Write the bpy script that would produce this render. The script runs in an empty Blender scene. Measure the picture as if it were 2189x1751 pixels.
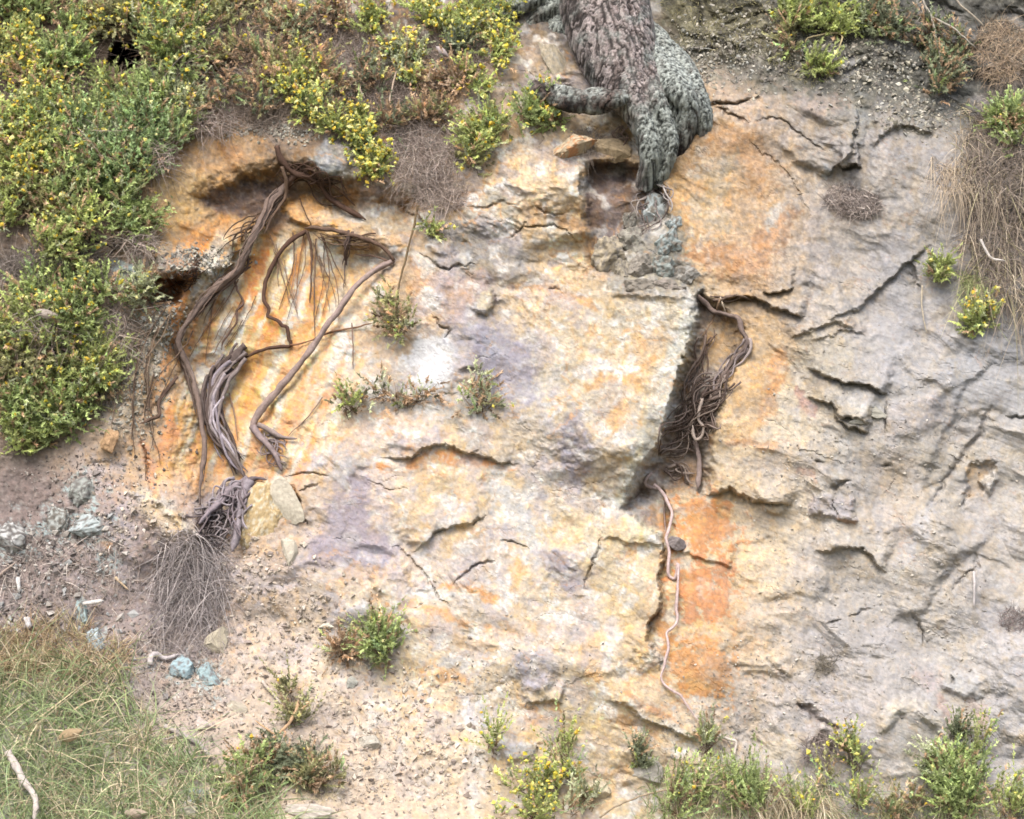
import bpy, bmesh, math, random
import numpy as np

SC = bpy.context.scene
COL = SC.collection
# ---------------------------------------------------------------- camera, light, exposure
D = 13.0                       # metres from the camera to the rock face
S = 5.2 / 2189.0               # metres on the face per photo pixel
Z0 = 3.2                       # height of the middle of the picture
cam_d = bpy.data.cameras.new("camera")
cam = bpy.data.objects.new("camera", cam_d); COL.objects.link(cam)
cam.location = (0, -D, Z0); cam.rotation_euler = (math.radians(90), 0, 0)
cam_d.sensor_width = 36; cam_d.lens = 36 * D / 5.2
cam_d.clip_start = 0.1; cam_d.clip_end = 2000
SC.camera = cam

W = bpy.data.worlds.new("World"); SC.world = W; W.use_nodes = True
nt = W.node_tree
sky = nt.nodes.new('ShaderNodeTexSky'); sky.sky_type = 'NISHITA'; sky.sun_disc = False
SUN_EL, SUN_AZ = math.radians(56), math.radians(196)
sky.sun_elevation = SUN_EL; sky.sun_rotation = SUN_AZ
sky.air_density = 1.0; sky.dust_density = 4.0; sky.ozone_density = 0.4
bg = nt.nodes['Background']; bg.inputs['Strength'].default_value = 0.13
nt.links.new(sky.outputs[0], bg.inputs['Color'])
sun_d = bpy.data.lights.new("sun", 'SUN'); sun = bpy.data.objects.new("sun", sun_d); COL.objects.link(sun)
sun_d.energy = 1.6; sun_d.angle = math.radians(40); sun_d.color = (1.0, 0.98, 0.955)
sun.rotation_euler = (math.radians(90) - SUN_EL, 0, math.radians(180) - SUN_AZ)
SC.view_settings.view_transform = 'Standard'; SC.view_settings.look = 'None'
SC.view_settings.gamma = 1.0; SC.view_settings.use_curve_mapping = False
SC.view_settings.exposure = 1.46
SC.cycles.max_bounces = 5; SC.cycles.diffuse_bounces = 3; SC.cycles.glossy_bounces = 1
SC.cycles.filter_width = 1.65
ALB = 0.40                     # picture brightness -> surface colour

def lin(c):
    c = np.asarray(c, float) / 255.0
    return np.where(c <= 0.04045, c / 12.92, ((c + 0.055) / 1.055) ** 2.4)
def pale(c, up=0.25, sat=0.68):
    c = np.asarray(c, float); L = (c * [.3, .59, .11]).sum(-1, keepdims=True)
    return L + np.asarray(up) * np.clip(232 - L, 0, None) + sat * (c - L)
def alb(c, k=1.0):
    return lin(c) * ALB * k

# ---------------------------------------------------------------- noise
_r = np.random.RandomState(7)
PERM = _r.permutation(512).astype(np.int64)
GA = _r.rand(512) * 2 * np.pi; GX = np.cos(GA); GY = np.sin(GA)
def hsh(ix, iy, seed):
    return PERM[(PERM[(ix + seed * 57) & 511] + iy + seed * 131) & 511]
def pn(x, y, seed=0):
    ix = np.floor(x).astype(np.int64); iy = np.floor(y).astype(np.int64)
    fx = x - ix; fy = y - iy
    u = fx * fx * fx * (fx * (fx * 6 - 15) + 10); v = fy * fy * fy * (fy * (fy * 6 - 15) + 10)
    def g(a, b):
        h = hsh(ix + a, iy + b, seed)
        return GX[h] * (fx - a) + GY[h] * (fy - b)
    a = g(0, 0); b = g(1, 0); c = g(0, 1); d = g(1, 1)
    p = a + u * (b - a); q = c + u * (d - c)
    return (p + v * (q - p)) * 1.5
def fbm(x, y, o=4, seed=0, gain=0.5):
    t = 0; a = 1.0
    for k in range(o):
        t = t + a * pn(x, y, seed + k); x = x * 2.03 + 11.3; y = y * 2.03 + 5.7; a *= gain
    return t
def rnd(h, k):
    return ((h * 7919 + k * 104729) % 1009) / 1009.0
def vor(x, y, seed=0):
    ix = np.floor(x).astype(np.int64); iy = np.floor(y).astype(np.int64)
    f1 = np.full(x.shape, 9.0); f2 = np.full(x.shape, 9.0); hid = np.zeros(x.shape, np.int64)
    ox = np.zeros(x.shape); oy = np.zeros(x.shape)
    for a in (-1, 0, 1):
        for b in (-1, 0, 1):
            h = hsh(ix + a, iy + b, seed)
            px = ix + a + rnd(h, 1); py = iy + b + rnd(h, 2)
            dd = np.hypot(x - px, y - py)
            n = dd < f1
            f2 = np.where(n, f1, np.minimum(f2, dd))
            hid = np.where(n, h, hid); ox = np.where(n, x - px, ox); oy = np.where(n, y - py, oy)
            f1 = np.where(n, dd, f1)
    return f1, f2, hid, ox, oy
def tri(x, y, seed=0):
    """continuous surface of flat triangular faces meeting at sharp creases"""
    s = (x + y) * 0.3660254; u = x + s; v = y + s
    i = np.floor(u).astype(np.int64); j = np.floor(v).astype(np.int64); a = u - i; b = v - j
    h = lambda p, q: rnd(hsh(p, q, seed), 3) * 2 - 1
    h0 = h(i, j); h1 = h(i + 1, j + 1); up = a > b
    hm = np.where(up, h(i + 1, j), h(i, j + 1)); hi = np.maximum(a, b); lo = np.minimum(a, b)
    return h0 * (1 - hi) + hm * (hi - lo) + h1 * lo
def sstep(a, b, x):
    t = np.clip((x - a) / (b - a), 0, 1); return t * t * (3 - 2 * t)

# ---------------------------------------------------------------- rock face: relief and colour fields
def axis(lo, hi, step, far_lo, far_hi):
    mid = np.arange(lo, hi + step, step)
    k = np.arange(1, 40)
    g = np.cumsum(step * 1.13 ** k)
    a = lo - g[g < lo - far_lo]; b = mid[-1] + g[g < far_hi - mid[-1]]
    return np.concatenate([a[::-1], mid, b])
XS = axis(-60, 2250, 2.5, -2200, 4400)
YS = axis(-60, 1810, 2.5, -1300, 2600)
GXX, GYY = np.meshgrid(XS, YS)
DEP = np.zeros(GXX.shape)
# coarse colours read off the photograph, 12 columns x 10 rows
cg = """
110,90,72 110,90,72 115,95,78 120,100,82 125,105,88 130,108,92 120,110,100 165,150,128 140,130,100 110,105,85 105,100,88 125,105,82
105,88,72 105,88,72 120,98,80 128,108,92 140,118,102 200,172,142 195,175,150 190,175,150 205,178,150 178,168,150 150,145,132 125,110,92
100,85,70 110,90,74 220,172,108 150,118,84 185,158,132 236,206,166 214,186,146 222,174,116 222,178,128 200,180,156 182,172,158 130,115,98
112,92,76 120,98,82 190,160,122 247,216,160 232,192,142 196,180,158 238,208,164 216,192,152 212,168,120 194,178,158 165,158,152 140,122,105
115,95,78 125,105,88 220,182,138 250,220,166 242,216,186 198,186,180 232,212,172 222,198,158 220,176,116 186,172,144 170,162,154 160,152,148
125,106,90 165,138,112 240,192,134 238,208,168 232,212,200 242,212,164 202,192,180 196,172,140 226,196,148 192,176,150 184,170,146 178,166,146
148,126,114 160,136,118 158,136,122 190,168,148 232,208,182 200,186,178 230,206,162 234,214,174 238,208,158 208,190,162 188,172,148 186,172,150
150,128,112 150,128,114 190,166,148 234,210,184 246,228,196 220,202,172 220,204,184 226,196,146 218,190,150 190,178,164 188,178,164 178,170,164
112,112,84 120,114,90 182,158,136 212,188,160 222,198,170 238,214,178 246,220,170 234,208,168 200,184,166 184,170,158 200,188,166 180,172,166
110,114,84 118,116,88 178,158,132 222,194,162 226,198,164 220,196,162 232,204,164 196,178,140 170,160,130 172,162,142 168,158,134 165,158,146"""
CG = np.array([[list(map(float, c.split(','))) for c in row.split()] for row in cg.strip().split('\n')])
WXX = GXX + 9 * fbm(GXX / 70, GYY / 70, 3, 3) + 3.5 * fbm(GXX / 14, GYY / 14, 2, 9)
WYY = GYY + 9 * fbm(GXX / 70, GYY / 70, 3, 23) + 3.5 * fbm(GXX / 14, GYY / 14, 2, 29)
def bicol(x, y):
    u = np.clip(x / 199.0, 0, 10.999); v = np.clip(y / 194.6, 0, 8.999)
    i = u.astype(int); j = v.astype(int); fu = sstep(0, 1, u - i)[..., None]; fv = sstep(0, 1, v - j)[..., None]
    a = CG[j, i] * (1 - fu) + CG[j, i + 1] * fu; b = CG[j + 1, i] * (1 - fu) + CG[j + 1, i + 1] * fu
    return a * (1 - fv) + b * fv
CC = bicol(GXX + 60 * fbm(GXX / 160, GYY / 160, 4, 41), GYY + 60 * fbm(GXX / 160, GYY / 160, 4, 47))
N1 = fbm(GXX / 26, GYY / 26, 4, 55, 0.6)
N2 = fbm(GXX / 9, GYY / 9, 3, 61, 0.6)

# overall lie of the bank
DEP += 0.62 * (GYY - 875) / 875.0
tal = sstep(-120, 520, (GYY - 1080) - 0.55 * (GXX - 100))             # scree slope lower left
DEP += 0.55 * tal * sstep(900, 2000, GYY)
DEP += 0.9 * sstep(1650, 2450, GYY)
DEP -= 0.35 * sstep(330, -250, GYY) + 0.8 * sstep(0, -900, GYY)
DEP += 0.18 * sstep(420, 60, GXX) * sstep(1050, 500, GYY)
rockm = sstep(260, 420, GXX + 0.2 * GYY) * (1 - tal) * (1 - .85 * sstep(1380, 1440, GXX) * sstep(240, 130, GYY - .12 * (GXX - 1700)))                    # bare rock against soil and scree
DEP += 0.05 * fbm(GXX / 320, GYY / 320, 3, 71)

def window(pts, pad):
    p = np.asarray(pts, float)
    i0 = max(np.searchsorted(XS, p[:, 0].min() - pad) - 1, 0); i1 = np.searchsorted(XS, p[:, 0].max() + pad) + 1
    j0 = max(np.searchsorted(YS, p[:, 1].min() - pad) - 1, 0); j1 = np.searchsorted(YS, p[:, 1].max() + pad) + 1
    return (slice(j0, j1), slice(i0, i1)), p
def seg_dist(x, y, p, closed=False):
    n = len(p); best = np.full(x.shape, 1e9); cr = np.zeros(x.shape); along = np.zeros(x.shape); L = 0.0
    over = np.zeros(x.shape)
    for k in range(n if closed else n - 1):
        a = p[k]; b = p[(k + 1) % n]; t = b - a; l = math.hypot(*t) + 1e-9; t = t / l
        rx = x - a[0]; ry = y - a[1]; s = rx * t[0] + ry * t[1]; sc = np.clip(s, 0, l)
        d = np.hypot(rx - sc * t[0], ry - sc * t[1]); n_ = d < best
        best = np.where(n_, d, best); cr = np.where(n_, t[0] * ry - t[1] * rx, cr)
        along = np.where(n_, L + sc, along)
        ov = np.zeros(x.shape)
        if not closed and k == 0: ov = np.maximum(ov, -s)
        if not closed and k == n - 2: ov = np.maximum(ov, s - l)
        over = np.where(n_, ov, over); L += l
    return best, cr, along, over, L
def inside(x, y, p):
    c = np.zeros(x.shape, bool); n = len(p)
    for k in range(n):
        a = p[k]; b = p[(k + 1) % n]
        if a[1] == b[1]: continue
        m = ((a[1] > y) != (b[1] > y)) & (x < (b[0] - a[0]) * (y - a[1]) / (b[1] - a[1]) + a[0])
        c ^= m
    return c
def poly(pts, dd=0.0, edge=12, col=None, al=1.0, ce=8, rough=10):
    """a patch of the face: raised or sunk by dd, tinted col"""
    pad = 3 * max(edge, ce) + 30
    w, p = window(pts, pad); x = WXX[w]; y = WYY[w]
    d = seg_dist(x, y, p, True)[0]; sd = np.where(inside(x, y, p), d, -d)
    if dd: DEP[w] += dd * sstep(-edge, edge, sd)
    if col is not None:
        m = (al * sstep(-ce, ce, sd + rough * N1[w] + rough * 0.5 * N2[w]))[..., None]
        CC[w] = CC[w] * (1 - m) + np.array(col, float) * m
def stroke(pts, width, col, al=0.9, taper=True, rough=0.7, dd=0.0):
    w, p = window(pts, width * 3 + 20); x = WXX[w]; y = WYY[w]
    d, _, s, _, L = seg_dist(x, y, p)
    ww = width * (0.45 + 0.55 * np.sqrt(np.clip(np.sin(np.pi * np.clip(s / L, 0.02, 0.98)), 0, 1))) if taper else width
    m = al * sstep(ww * 1.15, ww * 0.35, d + rough * width * 0.8 * (N1[w] + 0.5 * N2[w]))
    CC[w] = CC[w] * (1 - m[..., None]) + np.array(col, float) * m[..., None]
    if dd: DEP[w] += dd * sstep(ww * 1.3, 0, d)
def step(pts, h, wl=120, wr=4, undercut=0.0, ta=.12, tb=.18):
    """a broken edge: the rock on the left-hand (cross>0) side stands proud by h and dies away over wl"""
    w, p = window(pts, wl * 2.2); x = WXX[w]; y = WYY[w]
    d, c, s_, ov, L = seg_dist(x, y, p)
    ch = p[-1] - p[0]; q = ((x - p[0][0]) * ch[0] + (y - p[0][1]) * ch[1]) / (ch @ ch)      # place along the break
    f = np.exp(-(np.clip(ov, 0, None) / 22.0) ** 2) * sstep(-.02, ta, q) * sstep(1.02, 1 - tb, q)
    up = h * np.exp(-(d / wl) ** 2) * sstep(-wr, wr, np.sign(c) * d)
    lo = -undercut * np.exp(-(d / 9.0) ** 2) * (c <= 0)
    DEP[w] += (up + lo) * f
def crack(pts, depth=0.05, width=4.0):
    depth *= .5; width *= .65
    w, p = window(pts, width * 5 + 15); x = WXX[w]; y = WYY[w]
    d, _, s, ov, L = seg_dist(x, y, p)
    f = np.sqrt(np.clip(np.sin(np.pi * np.clip(s / L, 0.03, 0.97)), 0, 1))
    DEP[w] -= depth * f * np.exp(-(d / (width * (0.5 + 0.5 * f))) ** 2)

# ---- blocky fracture over the bare rock, bedding dipping to the right on the right-hand side
vx, vy = WXX + 5 * N1, WYY + 5 * N1
def facets(sx, sy, ang, seed, amp, edge):
    ca, sa = math.cos(ang), math.sin(ang)
    u = (vx * ca + vy * sa) / sx; v = (-vx * sa + vy * ca) / sy
    f1, f2, h, ox, oy = vor(u, v, seed)
    e = sstep(0.0, edge, f2 - f1)
    return amp * (((rnd(h, 3) - 0.5) * 2 * ox + (rnd(h, 4) - 0.5) * 2.2 * oy + (rnd(h, 5) - 0.5) * 0.34)), e
twx = GXX + 30 * fbm(GXX / 150, GYY / 150, 2, 151) + 4 * N1; twy = GYY + 30 * fbm(GXX / 150, GYY / 150, 2, 157) + 4 * N1
def planes(sx, sy, ang, seed):
    ca, sa = math.cos(ang), math.sin(ang)
    return tri((twx * ca + twy * sa) / sx, (-twx * sa + twy * ca) / sy, seed)
right = sstep(1480, 1760, GXX)
# how broken each part of the face is: the middle slabs are smooth, the right and the rim are rubble
smooth = np.ones(GXX.shape)
for (cx, cy, rx, ry, v) in ((1270, 780, 190, 170, .25), (960, 1090, 190, 120, .3), (1600, 430, 190, 170, .35), (1350, 1230, 80, 130, .3), (600, 700, 170, 200, .4),
                            (1500, 1250, 70, 200, .5), (1560, 800, 90, 130, .5), (350, 900, 70, 160, .5), (760, 780, 150, 140, .45), (880, 760, 120, 80, .5), (1930, 500, 130, 140, .5)):
    g = np.exp(-(((GXX - cx) / rx) ** 2 + ((GYY - cy) / ry) ** 2) ** 1.5)
    smooth = smooth * (1 - g) + v * g
t1 = planes(250, 170, .5, 61); t2 = planes(105, 62, .35, 62); t3 = planes(46, 27, .5, 63); t4 = planes(21, 13, .4, 64)
brk = sstep(-.15, .45, fbm(GXX / 130, GYY / 90, 3, 67))                  # some parts are more broken than others
DEP += rockm * (.5 + .5 * smooth) * ((.060 + .035 * right) * t1 + (.026 + .016 * right) * t2 * (.5 + .6 * brk))
DEP += rockm * smooth * brk * (.018 * t3 + .010 * t4) * (1 - .35 * right)
rim = sstep(1380, 1440, GXX) * sstep(240, 130, GYY - .12 * (GXX - 1700)) * sstep(-500, -200, GYY)      # crumbling mossy rim, top right
DEP += rim * (.040 * tri(twx / 62, twy / 44, 75) + .022 * tri(twx / 27, twy / 20, 76) + .010 * tri(twx / 12, twy / 10, 77))
r4 = facets(150, 30, 0.33, 12, 0.014, 0.2)[0]
DEP += rockm * smooth * r4 * right * sstep(560, 760, GYY) * brk * .5
# hairline joints between the blocks
for (jx, jy, ja, js, jd, jw) in ((150, 80, .3, 31, .022, .028), (64, 40, .2, 32, .012, .04)):
    ca, sa = math.cos(ja), math.sin(ja)
    q1, q2, qh, _, _ = vor((vx * ca + vy * sa) / jx, (-vx * sa + vy * ca) / jy, js)
    DEP -= rockm * (.35 + .65 * smooth) * jd * .28 * sstep(jw, 0, q2 - q1) * sstep(0.15, .6, fbm(GXX / 110, GYY / 110, 3, js))
strat = fbm((GXX * 0.94 + GYY * 0.34) / 190, (-GXX * 0.34 + GYY * 0.94) / 22, 4, 83)
DEP += rockm * smooth * 0.004 * strat * (0.5 + .5 * right)
soilm = 1 - rockm
DEP += soilm * (0.026 * fbm(GXX / 90, GYY / 90, 4, 87) + 0.006 * fbm(GXX / 22, GYY / 22, 3, 91))
DEP += 0.0026 * N1 * (0.3 + 0.7 * smooth) * (1 + .3 * soilm) + 0.0010 * N2 * (1 - .5 * tal)
CONG = None
# ---- the features of this face (photo pixels)
# left hollow with its overhanging soil lip
poly([(425,425),(500,388),(600,365),(700,395),(800,420),(890,440),(860,470),(790,480),(720,500),(840,555),(760,620),(690,720),(620,810),(570,900),(555,950),(600,1010),(530,1060),(505,1180),(440,1120),(415,1060),(400,1000),(405,860),(385,740),(420,650),(500,570),(545,500),(470,480)], -0.14, 46)
poly([(455,405),(560,380),(650,380),(720,410),(800,430),(880,440),(850,470),(770,468),(690,450),(640,440),(600,475),(540,470),(470,470),(425,425)], -0.01, 20)
step([(905,430),(860,408),(800,395),(690,388),(655,350),(600,352),(560,375),(500,386),(425,420)], 0.045, 90, 9, 0.0)
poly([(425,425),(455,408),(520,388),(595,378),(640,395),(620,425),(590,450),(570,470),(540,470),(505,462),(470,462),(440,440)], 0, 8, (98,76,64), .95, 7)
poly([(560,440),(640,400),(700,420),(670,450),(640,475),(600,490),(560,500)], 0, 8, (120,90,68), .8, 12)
poly([(690,390),(790,398),(860,410),(905,432),(870,450),(790,440),(730,428)], 0, 8, (172,122,74), .95, 7)
poly([(445,300),(500,275),(540,290),(560,340),(500,375),(440,380),(400,380)], 0, 8, (206,160,106), .85, 22)
stroke([(490,310),(505,340),(500,360)], 24, (176,124,74), .7)
poly([(330,400),(400,350),(440,380),(420,430),(440,470),(390,500),(330,470)], 0, 8, (232,194,134), .8, 20)
poly([(390,480),(470,470),(560,480),(520,520),(460,560),(400,520)], 0, 8, (206,152,96), .8, 16)
poly([(610,440),(650,415),(690,430),(720,485),(665,487),(625,470)], .05, 10, (222,164,96), .95, 7)
poly([(690,300),(740,310),(760,350),(740,385),(690,380),(665,340)], .05, 14, (150,158,158), .9, 12)
poly([(760,440),(850,452),(880,480),(830,500),(770,490)], .03, 12, (206,190,160), .8, 10)
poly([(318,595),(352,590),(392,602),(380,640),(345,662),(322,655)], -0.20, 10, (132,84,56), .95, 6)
step([(415,600),(380,598),(320,585)], .10, 60)
# pale lichened soil ridge under the bush at left
stroke([(330,535),(380,545),(430,555),(480,560)], 34, (205,198,186), .75, True, 1.2, .05)
stroke([(330,572),(390,578),(440,585)], 22, (118,104,96), .7, True, 1.0, .04)
stroke([(300,585),(270,575),(255,580)], 18, (158,190,192), .85, True, .9, .03)
# streaks inside the hollow
stroke([(567,541),(550,590),(538,640)], 13, (222,140,78), .9)
stroke([(517,645),(555,665),(578,710),(572,735)], 20, (232,152,84), .85)
stroke([(495,672),(472,714),(450,770),(435,810)], 22, (247,240,230), .95, True, .5)
stroke([(600,560),(610,620),(605,660)], 22, (246,222,176), .8)
stroke([(648,600),(632,650),(615,685)], 24, (248,242,232), .9)
stroke([(703,580),(705,550),(690,520)], 26, (232,232,222), .85)
stroke([(624,560),(628,590),(622,630)], 9, (228,160,96), .7)
stroke([(740,735),(742,760),(738,780)], 32, (250,246,238), .9)
stroke([(411,764),(440,700),(460,670)], 9, (218,140,80), .75)
stroke([(445,700),(425,740),(410,760)], 20, (240,205,160), .6)
poly([(500,770),(560,755),(570,820),(540,880),(495,880),(490,820)], 0, 8, (242,192,122), .85, 14)
stroke([(342,985),(356,930),(372,890)], 20, (226,144,82), .85)
stroke([(330,1040),(345,1000),(390,985),(420,960)], 26, (234,176,108), .7)
stroke([(395,1000),(410,930),(405,880)], 26, (248,214,158), .7)
stroke([(395,850),(385,880),(380,910)], 14, (240,190,110), .8)
stroke([(305,950),(320,1010),(330,1060)], 14, (206,130,82), .7)
poly([(408,1075),(450,1050),(510,1060),(515,1120),(500,1180),(450,1160),(425,1110)], -.01, 18, (112,104,106), .9, 8)
stroke([(470,1120),(480,1100),(462,1150)], 13, (205,202,198), .8)
poly([(430,960),(470,950),(510,1010),(480,1050),(430,1050)], 0, 8, (216,180,134), .7, 12)
# the left flank: lumpy lichened soil
poly([(330,660),(385,640),(372,720),(340,800),(290,900),(235,960),(225,880),(280,760)], .04, 40, (176,160,128), .7, 24)
crack([(378,808),(350,842),(339,864),(330,890)], .05, 5)
crack([(300,930),(310,990),(318,1050)], .06, 5)
poly([(1140,660),(1380,640),(1470,650),(1440,800),(1380,930),(1300,1040),(1200,1000),(1130,860)], 0, 10, (226,212,188), .65, 50, 40)
poly([(860,1030),(1060,1010),(1120,1120),(1040,1160),(900,1170)], 0, 10, (232,216,192), .6, 40, 30)
# central block, pale right edge overhanging the root crevice
step([(1494,628),(1488,680),(1466,780),(1440,860),(1405,950),(1386,985),(1352,1030),(1332,1085)], .20, 300, 6, .02, .03, .32)
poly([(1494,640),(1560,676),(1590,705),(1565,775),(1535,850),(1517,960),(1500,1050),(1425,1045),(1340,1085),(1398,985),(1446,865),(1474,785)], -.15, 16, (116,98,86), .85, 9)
poly([(1510,690),(1560,690),(1575,720),(1540,780),(1500,800),(1490,760)], 0, 8, (216,172,112), .85, 10)
poly([(1425,985),(1490,975),(1495,1030),(1430,1035)], 0, 8, (176,140,104), .7, 10)
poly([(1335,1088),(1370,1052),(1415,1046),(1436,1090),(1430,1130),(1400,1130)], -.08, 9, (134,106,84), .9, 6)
poly([(1390,1060),(1425,1058),(1432,1120),(1405,1125)], 0, 8, (214,166,108), .8, 7)
stroke([(1476,645),(1452,760),(1422,850),(1378,950),(1328,1072)], 25, (236,234,216), 1.0, False, .35)
stroke([(1375,960),(1400,880),(1440,790)], 24, (222,216,196), .75)
stroke([(1360,700),(1372,760),(1345,830)], 34, (232,190,132), .6)
stroke([(1400,700),(1380,790),(1390,800)], 26, (236,196,140), .6)
stroke([(1395,765),(1360,805),(1290,812),(1255,830)], 12, (226,168,104), .75)
stroke([(1330,860),(1320,890),(1305,920)], 30, (224,172,112), .7)
stroke([(1200,700),(1260,680),(1300,760)], 50, (230,200,150), .5)
poly([(1240,680),(1370,640),(1480,640),(1460,700),(1390,690),(1330,720)], 0, 8, (218,208,180), .5, 20)
step([(1110,625),(1180,640),(1260,628),(1350,622),(1440,630),(1490,628)], .06, 110, 4)
stroke([(1100,610),(1180,620),(1240,640),(1270,660)], 14, (228,164,104), .6)
crack([(1170,620),(1185,615),(1200,625)], .05, 5)
# above the centre block: cracked pale rock
crack([(1084,508),(1120,480),(1130,486),(1184,480),(1212,497),(1230,520)], .06, 4)
crack([(1145,440),(1170,455),(1210,460)], .05, 4)
stroke([(1150,440),(1210,465),(1245,500),(1260,560)], 24, (232,176,116), .8)
stroke([(1090,400),(1120,450),(1150,470)], 18, (236,196,150), .7)
poly([(1180,480),(1230,500),(1260,560),(1220,570),(1180,540)], .02, 12, (238,218,182), .8, 10)
poly([(1060,330),(1170,330),(1225,360),(1240,430),(1200,460),(1120,430),(1060,400)], .05, 25, (238,212,172), .75, 16)
step([(1235,350),(1242,420),(1262,470),(1268,520)], .11, 110, 4)
poly([(990,430),(1060,400),(1110,430),(1090,480),(1040,500),(990,480)], .04, 16, (196,190,172), .8, 10)
crack([(1000,445),(1050,440),(1095,438)], .05, 6)
poly([(930,480),(1060,480),(1140,540),(1130,590),(1000,590),(920,560)], .02, 26, (142,138,134), .75, 22)
stroke([(960,480),(1000,485),(1050,490)], 13, (112,108,104), .7)
crack([(900,545),(960,572),(1010,565)], .06, 5)
crack([(880,450),(860,440),(905,475)], .05, 5)
stroke([(880,560),(910,600),(890,650)], 32, (228,172,124), .7)
poly([(940,580),(1050,590),(1060,640),(1000,680),(960,700),(930,650)], 0, 12, (176,152,146), .8, 14)
poly([(1012,620),(1055,615),(1048,665),(1015,668)], .03, 8, (214,200,162), .85, 6)
step([(1048,612),(1060,630),(1045,668),(1018,672)], .035, 40)
crack([(920,675),(940,697),(961,708),(950,720)], .07, 4)
poly([(895,720),(960,712),(965,780),(950,835),(890,820),(865,760)], 0, 10, (255,255,255), .97, 14)
poly([(1000,700),(1040,695),(1110,735),(1145,780),(1140,860),(1060,850),(1010,790)], 0, 10, (112,104,122), .88, 14)
stroke([(1020,710),(1050,740),(1085,770)], 22, (176,182,200), .7)
poly([(700,850),(860,790),(960,850),(1060,820),(1060,880),(980,905),(880,880),(760,880)], 0, 10, (146,146,138), .65, 24)
stroke([(1110,840),(1140,830),(1150,870)], 26, (228,226,222), .7)
poly([(1200,890),(1240,885),(1262,930),(1265,1000),(1230,1050),(1190,1030),(1195,960)], 0, 8, (122,114,124), .85, 12)
stroke([(1180,960),(1160,990),(1200,1020)], 30, (196,180,168), .5)
# ledge with orange underside
step([(1108,988),(1060,984),(1000,974),(945,955),(880,972),(815,986)], .045, 90, 3, .015)
stroke([(818,1000),(880,988),(950,972),(1010,992),(1098,1002)], 13, (222,142,76), .95, True, .3)
stroke([(830,960),(900,945),(950,935)], 22, (206,180,160), .8)
stroke([(790,950),(800,960),(830,965)], 30, (250,232,208), .8)
poly([(850,1030),(940,1000),(1030,1010),(1050,1080),(1000,1125),(940,1125),(890,1175),(860,1150),(830,1080)], .02, 14, (240,212,168), .7, 16)
stroke([(1040,1020),(1080,1060),(1120,1110),(1150,1180)], 34, (230,228,222), .85)
poly([(730,1035),(785,1025),(792,1110),(850,1172),(832,1205),(750,1212),(660,1200),(690,1130),(712,1070)], 0, 10, (112,98,110), .9, 12)
stroke([(770,1190),(800,1170),(820,1200)], 22, (186,186,206), .6)
stroke([(655,960),(680,980),(660,1010)], 22, (188,182,186), .8)
stroke([(715,960),(735,990),(725,1025)], 24, (214,212,212), .8)
crack([(615,1020),(650,1014),(705,1017)], .05, 4)
crack([(640,1052),(665,1045),(682,1036)], .05, 4)
crack([(628,1042),(637,1080),(646,1105),(660,1116)], .11, 6)
crack([(884,1181),(926,1142),(945,1125),(995,1125),(1005,1130),(1037,1103)], .05, 4)
step([(1037,1103),(1000,1128),(945,1124),(926,1142),(884,1181)], .035, 60)
crack([(837,1173),(850,1173),(873,1184),(906,1223),(920,1248),(962,1301)], .05, 4)
crack([(973,1251),(1006,1212),(1030,1203),(1059,1195)], .06, 4)
crack([(1070,1159),(1095,1153),(1129,1167)], .05, 4)
crack([(785,1030),(810,1030),(830,1045),(868,1045)], .03, 3)
stroke([(940,1180),(970,1150),(1010,1140)], 28, (228,190,128), .6)
stroke([(940,1251),(985,1258),(1029,1267),(1068,1286)], 13, (232,156,86), .9)
stroke([(1100,1180),(1115,1215),(1095,1240)], 20, (232,188,132), .7)
stroke([(823,1288),(850,1296),(880,1300),(925,1310),(967,1324),(1051,1346)], 11, (226,160,96), .8)
step([(790,1215),(830,1222),(880,1210)], .04, 50)
stroke([(770,1290),(800,1275),(815,1255)], 10, (120,104,84), .7)
stroke([(700,1230),(760,1232),(840,1225)], 22, (206,172,140), .7)
poly([(720,1300),(780,1290),(790,1320),(740,1345),(710,1330)], .02, 10, (206,206,210), .8, 10)
stroke([(898,1438),(950,1442),(1006,1454)], 12, (238,172,100), .85)
stroke([(940,1340),(1010,1380),(1080,1350),(1180,1340)], 18, (206,176,146), .6)
poly([(1161,1178),(1190,1173),(1235,1210),(1245,1255),(1215,1265),(1180,1235)], 0, 8, (124,116,126), .85, 10)
poly([(1090,1400),(1160,1385),(1190,1420),(1180,1470),(1120,1475),(1085,1450)], .02, 12, (138,134,144), .8, 14)
poly([(1231,1340),(1262,1335),(1290,1400),(1285,1440),(1245,1430)], 0, 8, (212,178,138), .8, 10)
stroke([(1310,1330),(1300,1380),(1295,1420)], 20, (244,226,212), .8)
stroke([(1255,1435),(1275,1445),(1290,1460)], 12, (236,178,112), .8)
poly([(990,1510),(1040,1490),(1070,1530),(1030,1550),(990,1545)], .02, 12, (206,208,210), .8, 12)
poly([(1120,1505),(1200,1502),(1195,1530),(1170,1550),(1125,1548)], 0, 8, (226,168,112), .8, 8)
step([(1205,1502),(1160,1501),(1120,1503)], .05, 40)
stroke([(1340,1483),(1375,1505),(1404,1521),(1450,1555)], 9, (214,150,92), .75)
stroke([(1306,1530),(1350,1545),(1404,1572),(1380,1590)], 17, (238,184,124), .8)
step([(1500,1590),(1420,1560),(1340,1512),(1290,1500)], .05, 70)
stroke([(1380,1530),(1440,1560),(1500,1590)], 12, (238,232,214), .8)
poly([(1070,1580),(1150,1590),(1140,1625),(1080,1625)], .03, 10, (196,196,196), .85, 8)
stroke([(1240,1640),(1290,1660),(1340,1640)], 14, (236,190,130), .7)
step([(1180,1585),(1260,1580),(1330,1600),(1380,1590)], .04, 60)
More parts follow.
